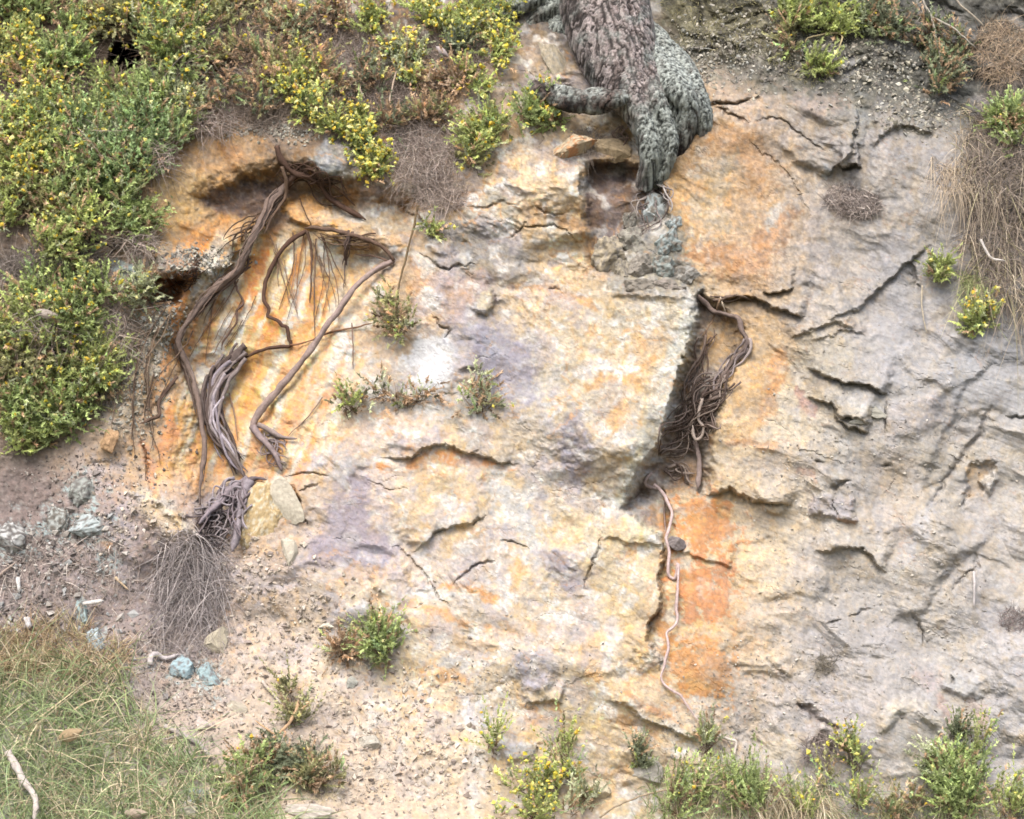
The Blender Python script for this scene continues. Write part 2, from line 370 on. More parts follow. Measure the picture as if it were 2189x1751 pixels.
# lower block: its right edge over the rust slab
step([(1332,1085),(1384,1130),(1418,1165),(1414,1230),(1410,1290),(1386,1330),(1388,1375),(1408,1405),(1404,1440)], .10, 130, 4, .02)
stroke([(1330,1090),(1370,1130),(1405,1170)], 18, (246,236,206), .8)
stroke([(1270,1180),(1265,1210),(1245,1255)], 7, (150,130,110), .4)
crack([(1290,1140),(1280,1180),(1262,1215),(1250,1260)], .05, 4)
step([(1420,1170),(1330,1165),(1300,1150),(1280,1160)], .03, 70)
poly([(1442,1075),(1500,1060),(1560,1080),(1576,1130),(1568,1185),(1500,1180),(1462,1175),(1448,1130)], 0, 8, (208,136,76), .95, 4, 38)
stroke([(1470,1090),(1500,1120),(1490,1150)], 16, (240,180,108), .7)
stroke([(1530,1060),(1560,1090),(1540,1100)], 14, (240,176,100), .7)
poly([(1446,1200),(1520,1195),(1562,1210),(1555,1280),(1535,1330),(1470,1335),(1440,1300)], 0, 8, (202,132,82), .95, 4, 38)
stroke([(1460,1215),(1480,1260),(1465,1300)], 14, (232,170,110), .7)
step([(1570,1210),(1500,1190),(1450,1180)], .03, 50)
poly([(1430,1370),(1500,1360),(1550,1400),(1562,1450),(1545,1505),(1480,1500),(1440,1460),(1425,1420)], 0, 8, (210,148,86), .95, 4, 40)
stroke([(1510,1400),(1545,1420),(1540,1450)], 20, (184,142,104), .7)
stroke([(1470,1440),(1500,1460),(1470,1480)], 16, (244,190,112), .7)
stroke([(1390,1330),(1410,1310),(1420,1360),(1410,1400)], 16, (220,150,84), .8)
stroke([(1450,1345),(1500,1345),(1560,1350)], 15, (244,214,164), .8)
# hollow under the pine
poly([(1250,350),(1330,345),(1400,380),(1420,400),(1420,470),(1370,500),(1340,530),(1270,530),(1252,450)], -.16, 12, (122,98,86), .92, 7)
poly([(1350,420),(1420,400),(1425,450),(1360,530),(1320,540)], 0, 8, (150,140,134), .7, 10)
step([(1255,345),(1300,342),(1340,352)], -.06, 60)
# rim right of the pine
crack([(1512,234),(1529,225),(1560,222),(1607,209)], .12, 8)
crack([(1529,231),(1560,247),(1598,259)], .09, 6)
crack([(1617,256),(1650,252),(1678,259),(1723,289),(1780,320)], .05, 4)
poly([(1500,235),(1600,260),(1720,300),(1700,420),(1690,600),(1560,600),(1470,560),(1430,450),(1440,350)], .03, 22, (218,180,132), .5, 30)
stroke([(1520,300),(1590,300),(1620,370),(1610,400)], 44, (224,162,100), .7)
stroke([(1440,330),(1450,420),(1440,470)], 26, (222,180,122), .7)
stroke([(1684,450),(1662,490),(1610,560),(1550,555),(1481,541)], 40, (208,148,98), .8)
stroke([(1640,470),(1665,445),(1640,490)], 17, (224,220,206), .8)
stroke([(1560,350),(1500,450),(1560,480)], 40, (216,200,168), .6)
stroke([(1700,200),(1740,230),(1800,220)], 32, (214,172,138), .7)
stroke([(1740,180),(1640,170),(1570,130)], 36, (188,176,154), .6)
step([(1828,230),(1830,270),(1823,328),(1795,355),(1762,387)], .07, 130)
step([(1836,351),(1800,353)], .08, 40, 3, .05)
stroke([(1765,345),(1775,370),(1760,380)], 13, (190,196,196), .9)
stroke([(1860,215),(1885,215),(1920,260)], 40, (206,182,146), .6, True, .7, .03)
stroke([(1870,300),(1900,270),(1985,285)], 14, (178,168,140), .6)
step([(2000,290),(1930,268),(1880,290),(1860,315)], .05, 60)
poly([(1860,300),(1960,280),(2050,340),(2070,430),(2040,500),(1900,500),(1850,420)], .04, 40, (192,178,162), .6, 30)
stroke([(1830,160),(1840,220),(1835,300)], 18, (164,170,160), .7, True, 1.2, .03)
poly([(1385,-60),(2240,-60),(2240,160),(2060,270),(1900,245),(1800,205),(1700,195),(1560,165),(1440,110)], 0, 10, (80,79,64), .86, 30, 40)
poly([(2060,190),(2260,140),(2260,730),(2120,660),(2055,500),(2080,380)], 0, 10, (92,80,68), .85, 24, 30)
poly([(1285,530),(1400,430),(1450,470),(1470,560),(1500,625),(1420,640),(1310,630)], .03, 12, (146,142,128), .85, 8, 16)
poly([(1400,0),(1560,0),(1720,40),(1740,150),(1560,80),(1430,60)], 0, 10, (116,108,72), .55, 34)
poly([(1660,60),(1760,60),(1860,120),(1850,190),(1740,190)], 0, 10, (96,92,74), .6, 26)
poly([(1930,80),(2060,100),(2110,180),(2060,260),(2010,240),(1990,160)], -.10, 30, (86,90,84), .8, 22)  # shaded recess: its shade is put into the colour as well
stroke([(1915,60),(1960,60),(2020,60)], 30, (122,112,98), .7)
stroke([(1790,130),(1825,130),(1815,170)], 16, (168,166,168), .7)
# right of the crevice
step([(1725,680),(1690,664),(1650,650),(1614,636),(1573,636),(1540,645)], .06, 80, 4, .04)
step([(1700,622),(1628,618)], .04, 40, 3, .03)
poly([(1560,660),(1660,665),(1720,700),(1690,770),(1650,850),(1610,920),(1530,930),(1550,850),(1590,760)], 0, 10, (220,174,112), .7, 22)
stroke([(1668,755),(1660,810),(1636,895)], 24, (228,154,82), .85)
poly([(1690,800),(1740,840),(1760,920),(1660,960),(1620,940),(1650,870)], 0, 10, (226,210,176), .7, 16)
stroke([(1700,830),(1725,865),(1742,895)], 13, (186,128,110), .8)
stroke([(1560,945),(1620,955),(1660,960)], 12, (224,160,104), .75)
step([(1830,704),(1784,688),(1740,705),(1680,735)], .05, 90)
step([(1853,714),(1800,706),(1734,724)], .04, 50)
step([(1902,846),(1851,826),(1789,808),(1720,790)], .07, 80, 4, .03)
step([(1856,900),(1789,888),(1778,866),(1728,850)], .06, 60, 4, .03)
step([(1856,920),(1812,912),(1780,890)], .05, 40, 3, .03)
stroke([(1820,850),(1840,870),(1880,880)], 14, (236,232,218), .8)
stroke([(1800,690),(1840,695),(1850,710)], 13, (224,170,108), .7)
crack([(1892,860),(1894,900),(1895,928)], .05, 4)
poly([(1900,860),(1990,850),(2010,900),(1960,935),(1900,935)], .02, 10, (180,166,160), .7, 14)
poly([(1880,540),(1940,560),(1950,700),(1930,830),(1880,830),(1870,700)], .03, 30, (164,162,164), .75, 20)
poly([(1990,800),(2100,690),(2189,690),(2189,900),(2110,870),(2070,880)], .03, 40, (158,160,164), .7, 30)
crack([(1940,555),(1955,590),(1965,620)], .08, 8)
stroke([(1545,1020),(1620,1040),(1680,1060),(1690,1090)], 22, (228,196,144), .7)
step([(1700,1080),(1610,1070),(1560,1050),(1500,1052)], .06, 60, 4, .03)
step([(1690,1085),(1665,1105),(1640,1100)], .03, 40)
stroke([(1580,980),(1650,990),(1700,1010)], 24, (196,176,150), .6)
stroke([(1710,1000),(1735,1020),(1745,1030)], 9, (220,150,100), .8)
poly([(1739,1062),(1780,1055),(1831,1065),(1830,1115),(1790,1108),(1739,1098)], .05, 7, (176,164,166), .85, 6)
stroke([(1790,1105),(1815,1115),(1830,1118)], 7, (206,140,90), .8)
crack([(1785,1062),(1790,1090),(1795,1105)], .04, 3)
crack([(1778,1042),(1795,1038),(1810,1028)], .08, 7)
crack([(1884,997),(1909,995)], .07, 7)
crack([(1738,985),(1762,995)], .05, 5)
stroke([(1830,1000),(1800,960),(1790,1010)], 20, (212,206,188), .7)
poly([(1860,980),(1950,960),(1990,1040),(1940,1140),(1870,1150),(1850,1080)], -.03, 36, (190,166,136), .7, 22)
crack([(2119,870),(2090,933),(2045,989),(2018,1028),(1987,1081)], .07, 9)
stroke([(2110,880),(2080,940),(2040,995),(1990,1075)], 12, (150,132,110), .5)
stroke([(1985,1095),(1965,1142),(1937,1200)], 24, (196,190,186), .8, True, 1.0)
poly([(2072,990),(2128,985),(2125,1020),(2105,1050),(2070,1060)], -.05, 6, (226,176,110), .9, 6)
poly([(2100,1030),(2125,1005),(2135,1030),(2112,1060)], .05, 6, (238,226,196), .9, 6)
crack([(2155,896),(2189,892),(2230,890)], .08, 6)
crack([(2068,1045),(2062,1090)], .05, 4)
step([(1895,1228),(1867,1198),(1845,1173),(1789,1170),(1740,1180)], .05, 80, 4, .02)
stroke([(1895,1228),(1920,1235),(1940,1210)], 12, (228,220,200), .7)
crack([(2085,1180),(2095,1210),(2050,1245),(2035,1260)], .06, 6)
crack([(1770,1335),(1798,1329)], .06, 5); crack([(1812,1318),(1856,1296),(1865,1300)], .05, 5)
crack([(1955,1315),(1966,1345),(1976,1377)], .06, 5)
crack([(1645,1420),(1677,1445)], .06, 6)
poly([(2018,1440),(2050,1436),(2098,1455),(2098,1492),(2060,1494),(2018,1470)], .03, 10, (214,212,204), .85, 8)
crack([(2035,1445),(2045,1460)], .06, 5)
poly([(1951,1427),(2000,1425),(2010,1470),(1970,1475)], 0, 8, (190,152,140), .75, 10)
stroke([(2001,1488),(2010,1510),(2025,1540)], 14, (196,128,100), .75)
stroke([(2080,1508),(2100,1530),(2112,1566)], 20, (204,146,114), .7)
stroke([(1886,1552),(1917,1522),(1965,1509),(1995,1528),(2023,1572)], 22, (248,230,194), .92, True, .5, .04)
stroke([(2040,1560),(2055,1550),(2070,1580)], 22, (246,226,186), .85)
poly([(2160,1600),(2189,1550),(2189,1600)], 0, 8, (246,222,186), .9, 8)
stroke([(1715,1510),(1750,1540),(1790,1555)], 11, (150,124,108), .7, True, .7, -.05)
stroke([(1740,1590),(1760,1580),(1770,1630)], 18, (140,118,104), .7, True, .7, -.04)
stroke([(1650,1590),(1690,1600),(1640,1620)], 30, (242,220,180), .7)
poly([(1720,700),(1850,730),(1870,800),(1790,800),(1700,780)], 0, 10, (184,170,140), .5, 20)
step([(1985,520),(1900,600),(1830,660),(1760,690)], .045, 110, 4, .01)
step([(2130,760),(2060,830),(2010,960),(1965,1060)], .03, 120, 9, .0)
step([(2120,1150),(2040,1200),(1985,1290),(1900,1340)], .03, 110, 9, .0)
crack([(1600,300),(1690,372),(1730,460)], .03, 3)
# scree and soil colours
poly([(60,1000),(300,1060),(420,1160),(440,1380),(300,1480),(100,1480),(-40,1400),(-40,1000)], 0, 10, (98,80,74), .85, 40)
poly([(280,1050),(350,1060),(430,1130),(440,1190),(390,1180),(300,1100)], .05, 20, (226,200,160), .8, 14)
stroke([(280,1050),(340,1075),(390,1115),(430,1165)], 15, (250,236,206), .85, True, .9, .04)
poly([(330,1150),(440,1190),(470,1300),(460,1400),(340,1400),(320,1250)], -.06, 40, (124,110,108), .8, 30)
poly([(610,1590),(720,1600),(720,1700),(640,1700)], 0, 10, (140,126,66), .6, 26)
poly([(265+27*math.cos(k*.6),122+29*math.sin(k*.6)) for k in range(10)], -.9, 8, (44,38,36), .97, 5, 3)  # deep round opening, the dark inside it painted into the colour
mv = sstep(.0, .5, fbm(GXX / 120 + 5, GYY / 120, 4, 181, .6))[..., None] * right[..., None] * .40
CC = CC * (1 - mv) + mv * np.array([168, 160, 162.])      # mauve-grey weathering on the right
# water-laid streaks down the bare wall of the hollow
hs_ = sstep(1.15, .75, np.hypot((GXX - 540) / 230, (GYY - 770) / 330)) * sstep(470, 520, GYY)
sv = fbm((WXX + .38 * GYY) / 30, GYY / 230 + WXX / 400, 3, 201, .6)
m_ = (hs_ * sstep(.08, .38, sv) * .8)[..., None]; CC = CC * (1 - m_) + m_ * np.array([255, 246, 230.])
m_ = (hs_ * sstep(-.12, -.42, sv) * .5)[..., None]; CC = CC * (1 - m_) + m_ * np.array([222, 132, 66.])
# ---- mottling, weathering
wea = sstep(0.05, 0.5, fbm(GXX / 46, GYY / 46, 4, 101, .6)) * (0.25 + 0.35 * right)
lum = CC.mean(-1, keepdims=True)
CC = CC * (1 - 0.55 * wea[..., None]) + (lum * np.array([0.97, 0.95, 0.93])) * 0.55 * wea[..., None]
fer = sstep(0.12, 0.6, fbm(GXX / 34 + 9, GYY / 50, 4, 107, .6)) * rockm * 0.5
CC = CC * (1 - fer[..., None] * np.array([0.03, 0.13, 0.33]))
bl = (1 - sstep(1.3, .8, np.hypot((GXX - 540) / 260, (GYY - 720) / 430))) * sstep(.05, .5, fbm(WXX / 75, WYY / 75, 4, 131, .6)) * rockm * sstep(1500, 1200, GXX) * .55      # violet-grey weathered skins
CC = CC * (1 - bl[..., None]) + bl[..., None] * np.array([178, 168, 172.])
wh = sstep(.1, .6, fbm(WXX / 55 + 7, WYY / 48, 4, 137, .6)) * rockm * sstep(1650, 1400, GXX) * sstep(560, 800, GXX) * .75
CC = CC * (1 - wh[..., None]) + wh[..., None] * np.array([255, 250, 240.])
orv = sstep(.10, .0, np.abs(fbm(WXX / 120, WYY / 90, 4, 141, .55))) * sstep(0, .4, fbm(GXX / 190, GYY / 190, 3, 149)) * rockm * .6 * sstep(1750, 1500, GXX)   # iron seams
CC = CC * (1 - orv[..., None]) + orv[..., None] * np.array([224, 160, 98.])
fj = .55 * rockm * t3 + .35 * rockm * t2                      # tone follows the relief: raised parts paler, sunk parts darker
CC *= (1 + .13 * fj)[..., None]
N3 = fbm(GXX / 16 + 3, GYY / 13, 3, 171, .65)
CC *= (1 + rim * (.30 * N1 + .25 * tri(twx / 27, twy / 20, 76)))[..., None]
CC *= (1 + 0.10 * N1 + 0.14 * N2 + .07 * N3 * rockm)[..., None]
CC += (N3 * rockm * 9)[..., None] * np.array([.6, 0, -1.])
for vs, vw, va, vc in ((46, .035, .45, (150, 116, 84)), (20, .05, .32, (128, 110, 98)), (95, .02, .5, (176, 118, 76))):      # thin dark and rusty veinlets in the stone
    vv = np.abs(fbm(WXX / vs + vs, WYY / (vs * .7), 3, 190 + vs, .6)); vm = va * sstep(vw * 2, vw * .4, vv) * sstep(-.1, .4, fbm(GXX / 90 + vs, GYY / 90, 2, 195)) * rockm
    CC = CC * (1 - vm[..., None]) + vm[..., None] * np.array(vc, float)
for lx, ly, lrx, lry in ((178,1052,44,40),(180,1122,56,36),(120,1120,40,44),(28,1152,60,50),(206,1380,24,50),(176,1320,18,40),(392,1434,40,40),(450,1450,36,42),(275,580,50,26),(420,1700,40,30),(230,1200,30,30),(330,1410,26,16)):   # lichen crust spreading over the soil
    ld_ = np.hypot((GXX - lx) / lrx, (GYY - ly) / lry); lm_ = .8 * sstep(1.15, .55, ld_ + .8 * N1) * sstep(-.25, .1, N2)
    CC = CC * (1 - lm_[..., None]) + lm_[..., None] * np.array([186, 208, 206.])
spk = sstep(0.32, 0.6, fbm(GXX / 7, GYY / 7, 2, 113)) * 0.22 + sstep(0.35, 0.7, fbm(GXX / 15, GYY / 11, 3, 117)) * 0.22
CC = CC * (1 - spk[..., None]) + CC * spk[..., None] * np.array([0.62, 0.58, 0.55])
lic = sstep(0.35, 0.62, fbm(GXX / 10, GYY / 10, 3, 121)) * 0.4
CC = CC * (1 - lic[..., None]) + lic[..., None] * (0.35 * CC + 0.65 * np.array([228, 222, 205.]))
poly([(900,722),(955,714),(968,775),(950,840),(890,825),(868,765)], 0, 10, (255,255,255), .95, 12, 16)
poly([(985,705),(1040,690),(1115,735),(1150,785),(1140,865),(1060,870),(1005,800)], 0, 10, (128,124,134), .5, 30, 70)
poly([(725,1035),(790,1022),(795,1110),(855,1172),(835,1208),(750,1215),(655,1203),(690,1130)], 0, 10, (124,114,120), .46, 24, 60)
poly([(1440,1070),(1560,1075),(1580,1180),(1560,1300),(1565,1450),(1540,1510),(1450,1480),(1430,1390),(1455,1330),(1445,1200)], 0, 10, (176,112,62), .20, 30, 90)
stroke([(1905,560),(1890,700),(1895,850)], 70, (158,154,152), .45, True, 1.2); stroke([(2130,720),(2110,820),(2150,880)], 70, (154,152,150), .45, True, 1.2)
stroke([(1780,1300),(1900,1400),(1960,1480)], 110, (164,156,150), .4, True, 1.2)
CC *= (1 - .07 * sstep(1650, 1850, GXX))[..., None]
g_ = (.16 + .30 * sstep(100, 1000, GYY) + .14 * sstep(1500, 600, GXX) * sstep(300, 800, GYY) + .22 * tal * sstep(300, 600, GXX) + .14 * sstep(1700, 1900, GXX))[..., None]  # own paleness plus lens glare put into the colour, stronger at lower left
hol = sstep(1.25, .6, np.hypot((GXX - 540) / 260, (GYY - 720) / 430)) * sstep(400, 520, GYY)                     # freshly bared, strongly iron-stained stone
rus = sstep(1.2, .7, np.hypot((GXX - 1500) / 95, (GYY - 1270) / 260)) + .6 * sstep(1.2, .5, np.hypot((GXX - 1570) / 130, (GYY - 420) / 220)) + .6 * sstep(1.2, .5, np.hypot((GXX - 1620) / 90, (GYY - 800) / 170))
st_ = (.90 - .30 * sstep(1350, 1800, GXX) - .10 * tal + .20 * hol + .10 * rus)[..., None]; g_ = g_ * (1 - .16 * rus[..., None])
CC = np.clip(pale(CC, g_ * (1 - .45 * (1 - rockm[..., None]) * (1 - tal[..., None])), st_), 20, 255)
DEP_S = DEP

def depth_at(sx, sy):
    i = np.clip(np.searchsorted(XS, sx) - 1, 0, len(XS) - 2); j = np.clip(np.searchsorted(YS, sy) - 1, 0, len(YS) - 2)
    u = (sx - XS[i]) / (XS[i + 1] - XS[i]); v = (sy - YS[j]) / (YS[j + 1] - YS[j])
    return (DEP[j, i] * (1 - u) * (1 - v) + DEP[j, i + 1] * u * (1 - v) + DEP[j + 1, i] * (1 - u) * v + DEP[j + 1, i + 1] * u * v)
def at(sx, sy, d):
    """the point a photo pixel shows at d metres in front of the base plane of the face"""
    k = (D - d) / D
    return np.stack([(np.asarray(sx) - 1094.5) * S * k, -np.asarray(d) + 0 * np.asarray(sx), Z0 + (875.5 - np.asarray(sy)) * S * k], -1)

# ---------------------------------------------------------------- mesh and material helpers
def mesh(name, v, f, mat=None, col=None, parent=None, smooth=True, loc=None):
    v = np.asarray(v, np.float32); f = np.asarray(f, np.int32)
    if loc is not None: v = v - np.asarray(loc, np.float32)
    me = bpy.data.meshes.new(name)
    me.vertices.add(len(v)); me.vertices.foreach_set('co', v.ravel())
    n, k = f.shape
    me.loops.add(n * k); me.loops.foreach_set('vertex_index', f.ravel())
    me.polygons.add(n); me.polygons.foreach_set('loop_start', np.arange(0, n * k, k, dtype=np.int32))
    me.polygons.foreach_set('loop_total', np.full(n, k, np.int32))
    me.polygons.foreach_set('use_smooth', np.full(n, smooth, bool))
    me.update(calc_edges=True)
    if col is not None:
        a = me.color_attributes.new('Col', 'FLOAT_COLOR', 'POINT')
        c = np.ones((len(v), 4), np.float32); c[:, :3] = col
        a.data.foreach_set('color', c.ravel())
    if mat: me.materials.append(mat)
    o = bpy.data.objects.new(name, me); COL.objects.link(o)
    if parent is not None: o.parent = parent
    elif loc is not None: o.location = loc
    return o
def tag(o, label=None, cat=None, group=None, kind=None):
    if label: o['label'] = label
    if cat: o['category'] = cat
    if group: o['group'] = group
    if kind: o['kind'] = kind
    return o
def empty(name, loc, *t, **k):
    o = bpy.data.objects.new(name, None); COL.objects.link(o); o.location = loc; o.empty_display_size = .1
    return tag(o, *t, **k)
def material(name, bump=0.3, bscale=60, var=0.25, vscale=30, rough=0.9, stretch=None, transl=0.0, dist=0.01, spec=0.15):
    m = bpy.data.materials.new(name); m.use_nodes = True; t = m.node_tree; N = t.nodes; L = t.links
    b = N['Principled BSDF']; b.inputs['Roughness'].default_value = rough; b.inputs['Specular IOR Level'].default_value = spec
    a = N.new('ShaderNodeAttribute'); a.attribute_name = 'Col'
    tc = N.new('ShaderNodeTexCoord'); mp = N.new('ShaderNodeMapping'); L.new(tc.outputs['Object'], mp.inputs['Vector'])
    if stretch: mp.inputs['Scale'].default_value = stretch
    n1 = N.new('ShaderNodeTexNoise'); n1.inputs['Scale'].default_value = vscale; n1.inputs['Detail'].default_value = 6; n1.inputs['Roughness'].default_value = .65
    L.new(mp.outputs[0], n1.inputs['Vector'])
    r = N.new('ShaderNodeMapRange'); r.inputs['From Min'].default_value = .25; r.inputs['From Max'].default_value = .75
    r.inputs['To Min'].default_value = 1 - var; r.inputs['To Max'].default_value = 1 + var
    L.new(n1.outputs['Fac'], r.inputs['Value'])
    mx = N.new('ShaderNodeVectorMath'); mx.operation = 'SCALE'
    L.new(a.outputs['Color'], mx.inputs[0]); L.new(r.outputs[0], mx.inputs['Scale']); L.new(mx.outputs[0], b.inputs['Base Color'])
    if bump:
        n2 = N.new('ShaderNodeTexNoise'); n2.inputs['Scale'].default_value = bscale; n2.inputs['Detail'].default_value = 8; n2.inputs['Roughness'].default_value = .7
        L.new(mp.outputs[0], n2.inputs['Vector'])
        bu = N.new('ShaderNodeBump'); bu.inputs['Strength'].default_value = bump; bu.inputs['Distance'].default_value = dist
        L.new(n2.outputs['Fac'], bu.inputs['Height']); L.new(bu.outputs[0], b.inputs['Normal'])
    if transl:
        tr = N.new('ShaderNodeBsdfTranslucent'); ms = N.new('ShaderNodeMixShader'); ms.inputs[0].default_value = transl
        L.new(mx.outputs[0], tr.inputs['Color']); L.new(b.outputs[0], ms.inputs[1]); L.new(tr.outputs[0], ms.inputs[2])
        L.new(ms.outputs[0], N['Material Output'].inputs['Surface'])
    return m
M_ROCK = material('sandstone', .6, 34, .24, 38, dist=.010)
M_STONE = material('stone', .5, 60, .2, 50, dist=.01)
M_ROOT = material('root_wood', .6, 90, .28, 60, .85, (1, 1, 1), dist=.006)
M_BARK = material('pine_bark', .8, 45, .3, 40, .9, dist=.015)
M_LEAF = material('gorse_leaf', 0, 60, .2, 25, .6, transl=.42, spec=.3)
M_FLOWER = material('gorse_flower', 0, 60, .1, 40, .7, transl=.3)
M_GRASS = material('grass_blade', 0, 60, .2, 30, .7, transl=.2)
M_LITTER = material('litter', 0, 60, .2, 30, .9)

# the face itself, then the ground in front
V = at(GXX, GYY, DEP).reshape(-1, 3)
nj, ni = GXX.shape
q = (np.arange(nj - 1)[:, None] * ni + np.arange(ni - 1)[None, :]).reshape(-1)
F = np.stack([q, q + ni, q + ni + 1, q + 1], -1)
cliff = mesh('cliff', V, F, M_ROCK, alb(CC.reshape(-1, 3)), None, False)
cliff['kind'] = 'structure'
gx, gy = np.meshgrid(np.linspace(-150, 150, 61), np.linspace(-200, 60, 53))
gz = np.where(gy > 1.5, (gy - 1.5) * 0.0, 0) + 0.03 * fbm(gx / 7, gy / 7, 3, 5)
GV = np.stack([gx, gy, gz], -1).reshape(-1, 3); gq = (np.arange(52)[:, None] * 61 + np.arange(60)[None, :]).reshape(-1)
ground = mesh('ground', GV, np.stack([gq, gq + 1, gq + 62, gq + 61], -1), M_ROCK, np.tile(alb((120, 118, 88)), (len(GV), 1)))
ground['kind'] = 'structure'
# ---------------------------------------------------------------- tubes: roots, stems, sticks
RNG = np.random.RandomState(11)
def spline(p, n):
    p = np.asarray(p, float)
    if len(p) < 3:
        t = np.linspace(0, 1, n)[:, None]; return p[0] * (1 - t) + p[-1] * t
    q = np.vstack([2 * p[0] - p[1], p, 2 * p[-1] - p[-2]])
    L = np.concatenate([[0], np.cumsum(np.linalg.norm(np.diff(p[:, :2], axis=0), axis=1))])
    u = np.interp(np.linspace(0, L[-1], n), L, np.arange(len(p)))
    k = np.clip(u.astype(int), 0, len(p) - 2); t = (u - k)[:, None]
    a, b, c, d = q[k], q[k + 1], q[k + 2], q[k + 3]
    return 0.5 * (2 * b + (c - a) * t + (2 * a - 5 * b + 4 * c - d) * t ** 2 + (3 * b - a - 3 * c + d) * t ** 3)
def tube_arrays(P, R, sides=8, rough=0.15, seed=0, cap=True):
    P = np.asarray(P, float); n = len(P); R = np.broadcast_to(np.asarray(R, float), (n,))
    T = np.gradient(P, axis=0); T /= np.linalg.norm(T, axis=1)[:, None] + 1e-9
    nrm = np.zeros((n, 3)); r = np.array([0.3, -1, 0.2]); r = r - T[0] * r.dot(T[0]); nrm[0] = r / np.linalg.norm(r)
    for i in range(1, n):
        r = nrm[i - 1] - T[i] * nrm[i - 1].dot(T[i]); nrm[i] = r / (np.linalg.norm(r) + 1e-9)
    bn = np.cross(T, nrm)
    a = np.arange(sides) * 2 * np.pi / sides
    s = np.cumsum(np.r_[0, np.linalg.norm(np.diff(P, axis=0), axis=1)])
    rr = R[:, None] * (1 + rough * fbm(np.tile(a[None] * 1.1, (n, 1)) + seed, np.tile(s[:, None], (1, sides)) / (R.mean() * 5 + 1e-4) + seed * 3.1, 2, seed % 50)
                       + rough * .8 * pn(np.tile(a[None] * 2.2, (n, 1)) + seed, np.tile(s[:, None], (1, sides)) * 3 + seed, (seed + 7) % 50))
    V = P[:, None] + rr[..., None] * (np.cos(a)[None, :, None] * nrm[:, None] + np.sin(a)[None, :, None] * bn[:, None])
    V = V.reshape(-1, 3)
    i = np.arange(n - 1)[:, None] * sides; j = np.arange(sides)[None]; j2 = (j + 1) % sides
    F = np.stack([i + j, i + j2, i + sides + j2, i + sides + j], -1).reshape(-1, 4)
    if cap:
        V = np.vstack([V, P[0], P[-1]]); c0 = n * sides; e = (n - 1) * sides
        ja = np.arange(sides); jb = (ja + 1) % sides
        F = np.vstack([F, np.stack([np.full(sides, c0), jb, ja, ja], -1), np.stack([np.full(sides, c0 + 1), e + ja, e + jb, e + jb], -1)])
        F = np.where(F < 0, 0, F)
    return V, F
def fix_tri(F):
    return F
def px_path(pts, lift=0.0, n=None, sag=True, wob=1.2, seed=0):
    """photo pixels -> points lying on the face, lifted clear of it by lift metres (a number or one per point)"""
    p = np.asarray(pts, float)
    lf = np.broadcast_to(np.asarray(lift, float), (len(p),))
    L = np.sum(np.linalg.norm(np.diff(p[:, :2], axis=0), axis=1))
    n = n or max(6, int(L / 6))
    s = spline(np.column_stack([p[:, :2], lf]), n)
    t = np.linspace(0, L / 22.0, n)
    s[:, 0] += wob * fbm(t + seed * 7.3, t * 0 + seed, 2, 3); s[:, 1] += wob * fbm(t + seed * 3.3, t * 0 + seed + 50, 2, 4)
    d = depth_at(s[:, 0], s[:, 1])
    k = max(1, min(9, n // 5)); ker = np.ones(k) / k
    dm = np.array([d[max(0, i - k):i + k + 1].max() for i in range(n)]) * .5 + d * .5
    dm = np.convolve(np.pad(dm, (k, k), mode='edge'), ker, 'same')[k:-k]
    dm = dm + .005 * fbm(t * .9 + seed * 1.7, t * 0 + 9, 2, 6)
    return at(s[:, 0], s[:, 1], dm + s[:, 2])
def merge(parts):
    Vs, Fs, Cs, o = [], [], [], 0
    for v, f, c in parts:
        Vs.append(v); Fs.append(f + o); Cs.append(np.broadcast_to(c, (len(v), 3))); o += len(v)
    return np.vstack(Vs), np.vstack(Fs), np.vstack(Cs)
def mesh_quads(name, parts, mat, parent=None, loc=None, smooth=True):
    """quads whose last two corners coincide become triangles"""
    v, f, c = merge(parts)
    me = bpy.data.meshes.new(name); vv = v - (np.asarray(loc) if loc is not None else 0)
    tri = f[:, 2] == f[:, 3]
    fa, fb = f[~tri], f[tri][:, :3]
    me.vertices.add(len(vv)); me.vertices.foreach_set('co', vv.astype(np.float32).ravel())
    tot = np.r_[np.full(len(fa), 4), np.full(len(fb), 3)].astype(np.int32)
    me.loops.add(int(tot.sum())); me.loops.foreach_set('vertex_index', np.r_[fa.ravel(), fb.ravel()].astype(np.int32))
    me.polygons.add(len(tot)); me.polygons.foreach_set('loop_start', np.r_[0, np.cumsum(tot)[:-1]].astype(np.int32))
    me.polygons.foreach_set('loop_total', tot); me.polygons.foreach_set('use_smooth', np.full(len(tot), smooth, bool))
    me.update(calc_edges=True)
    a = me.color_attributes.new('Col', 'FLOAT_COLOR', 'POINT'); cc = np.ones((len(v), 4), np.float32); cc[:, :3] = c
    a.data.foreach_set('color', cc.ravel()); me.materials.append(mat)
    o = bpy.data.objects.new(name, me); COL.objects.link(o)
    if parent is not None: o.parent = parent
    elif loc is not None: o.location = loc
    return o
def wood_col(v, base, var=0.16, seed=0):
    n = fbm(v[:, 0] * 60 + seed, v[:, 2] * 25 + v[:, 1] * 30, 3, 77)
    return alb(base, 1.35) * (1 + var * n)[:, None]
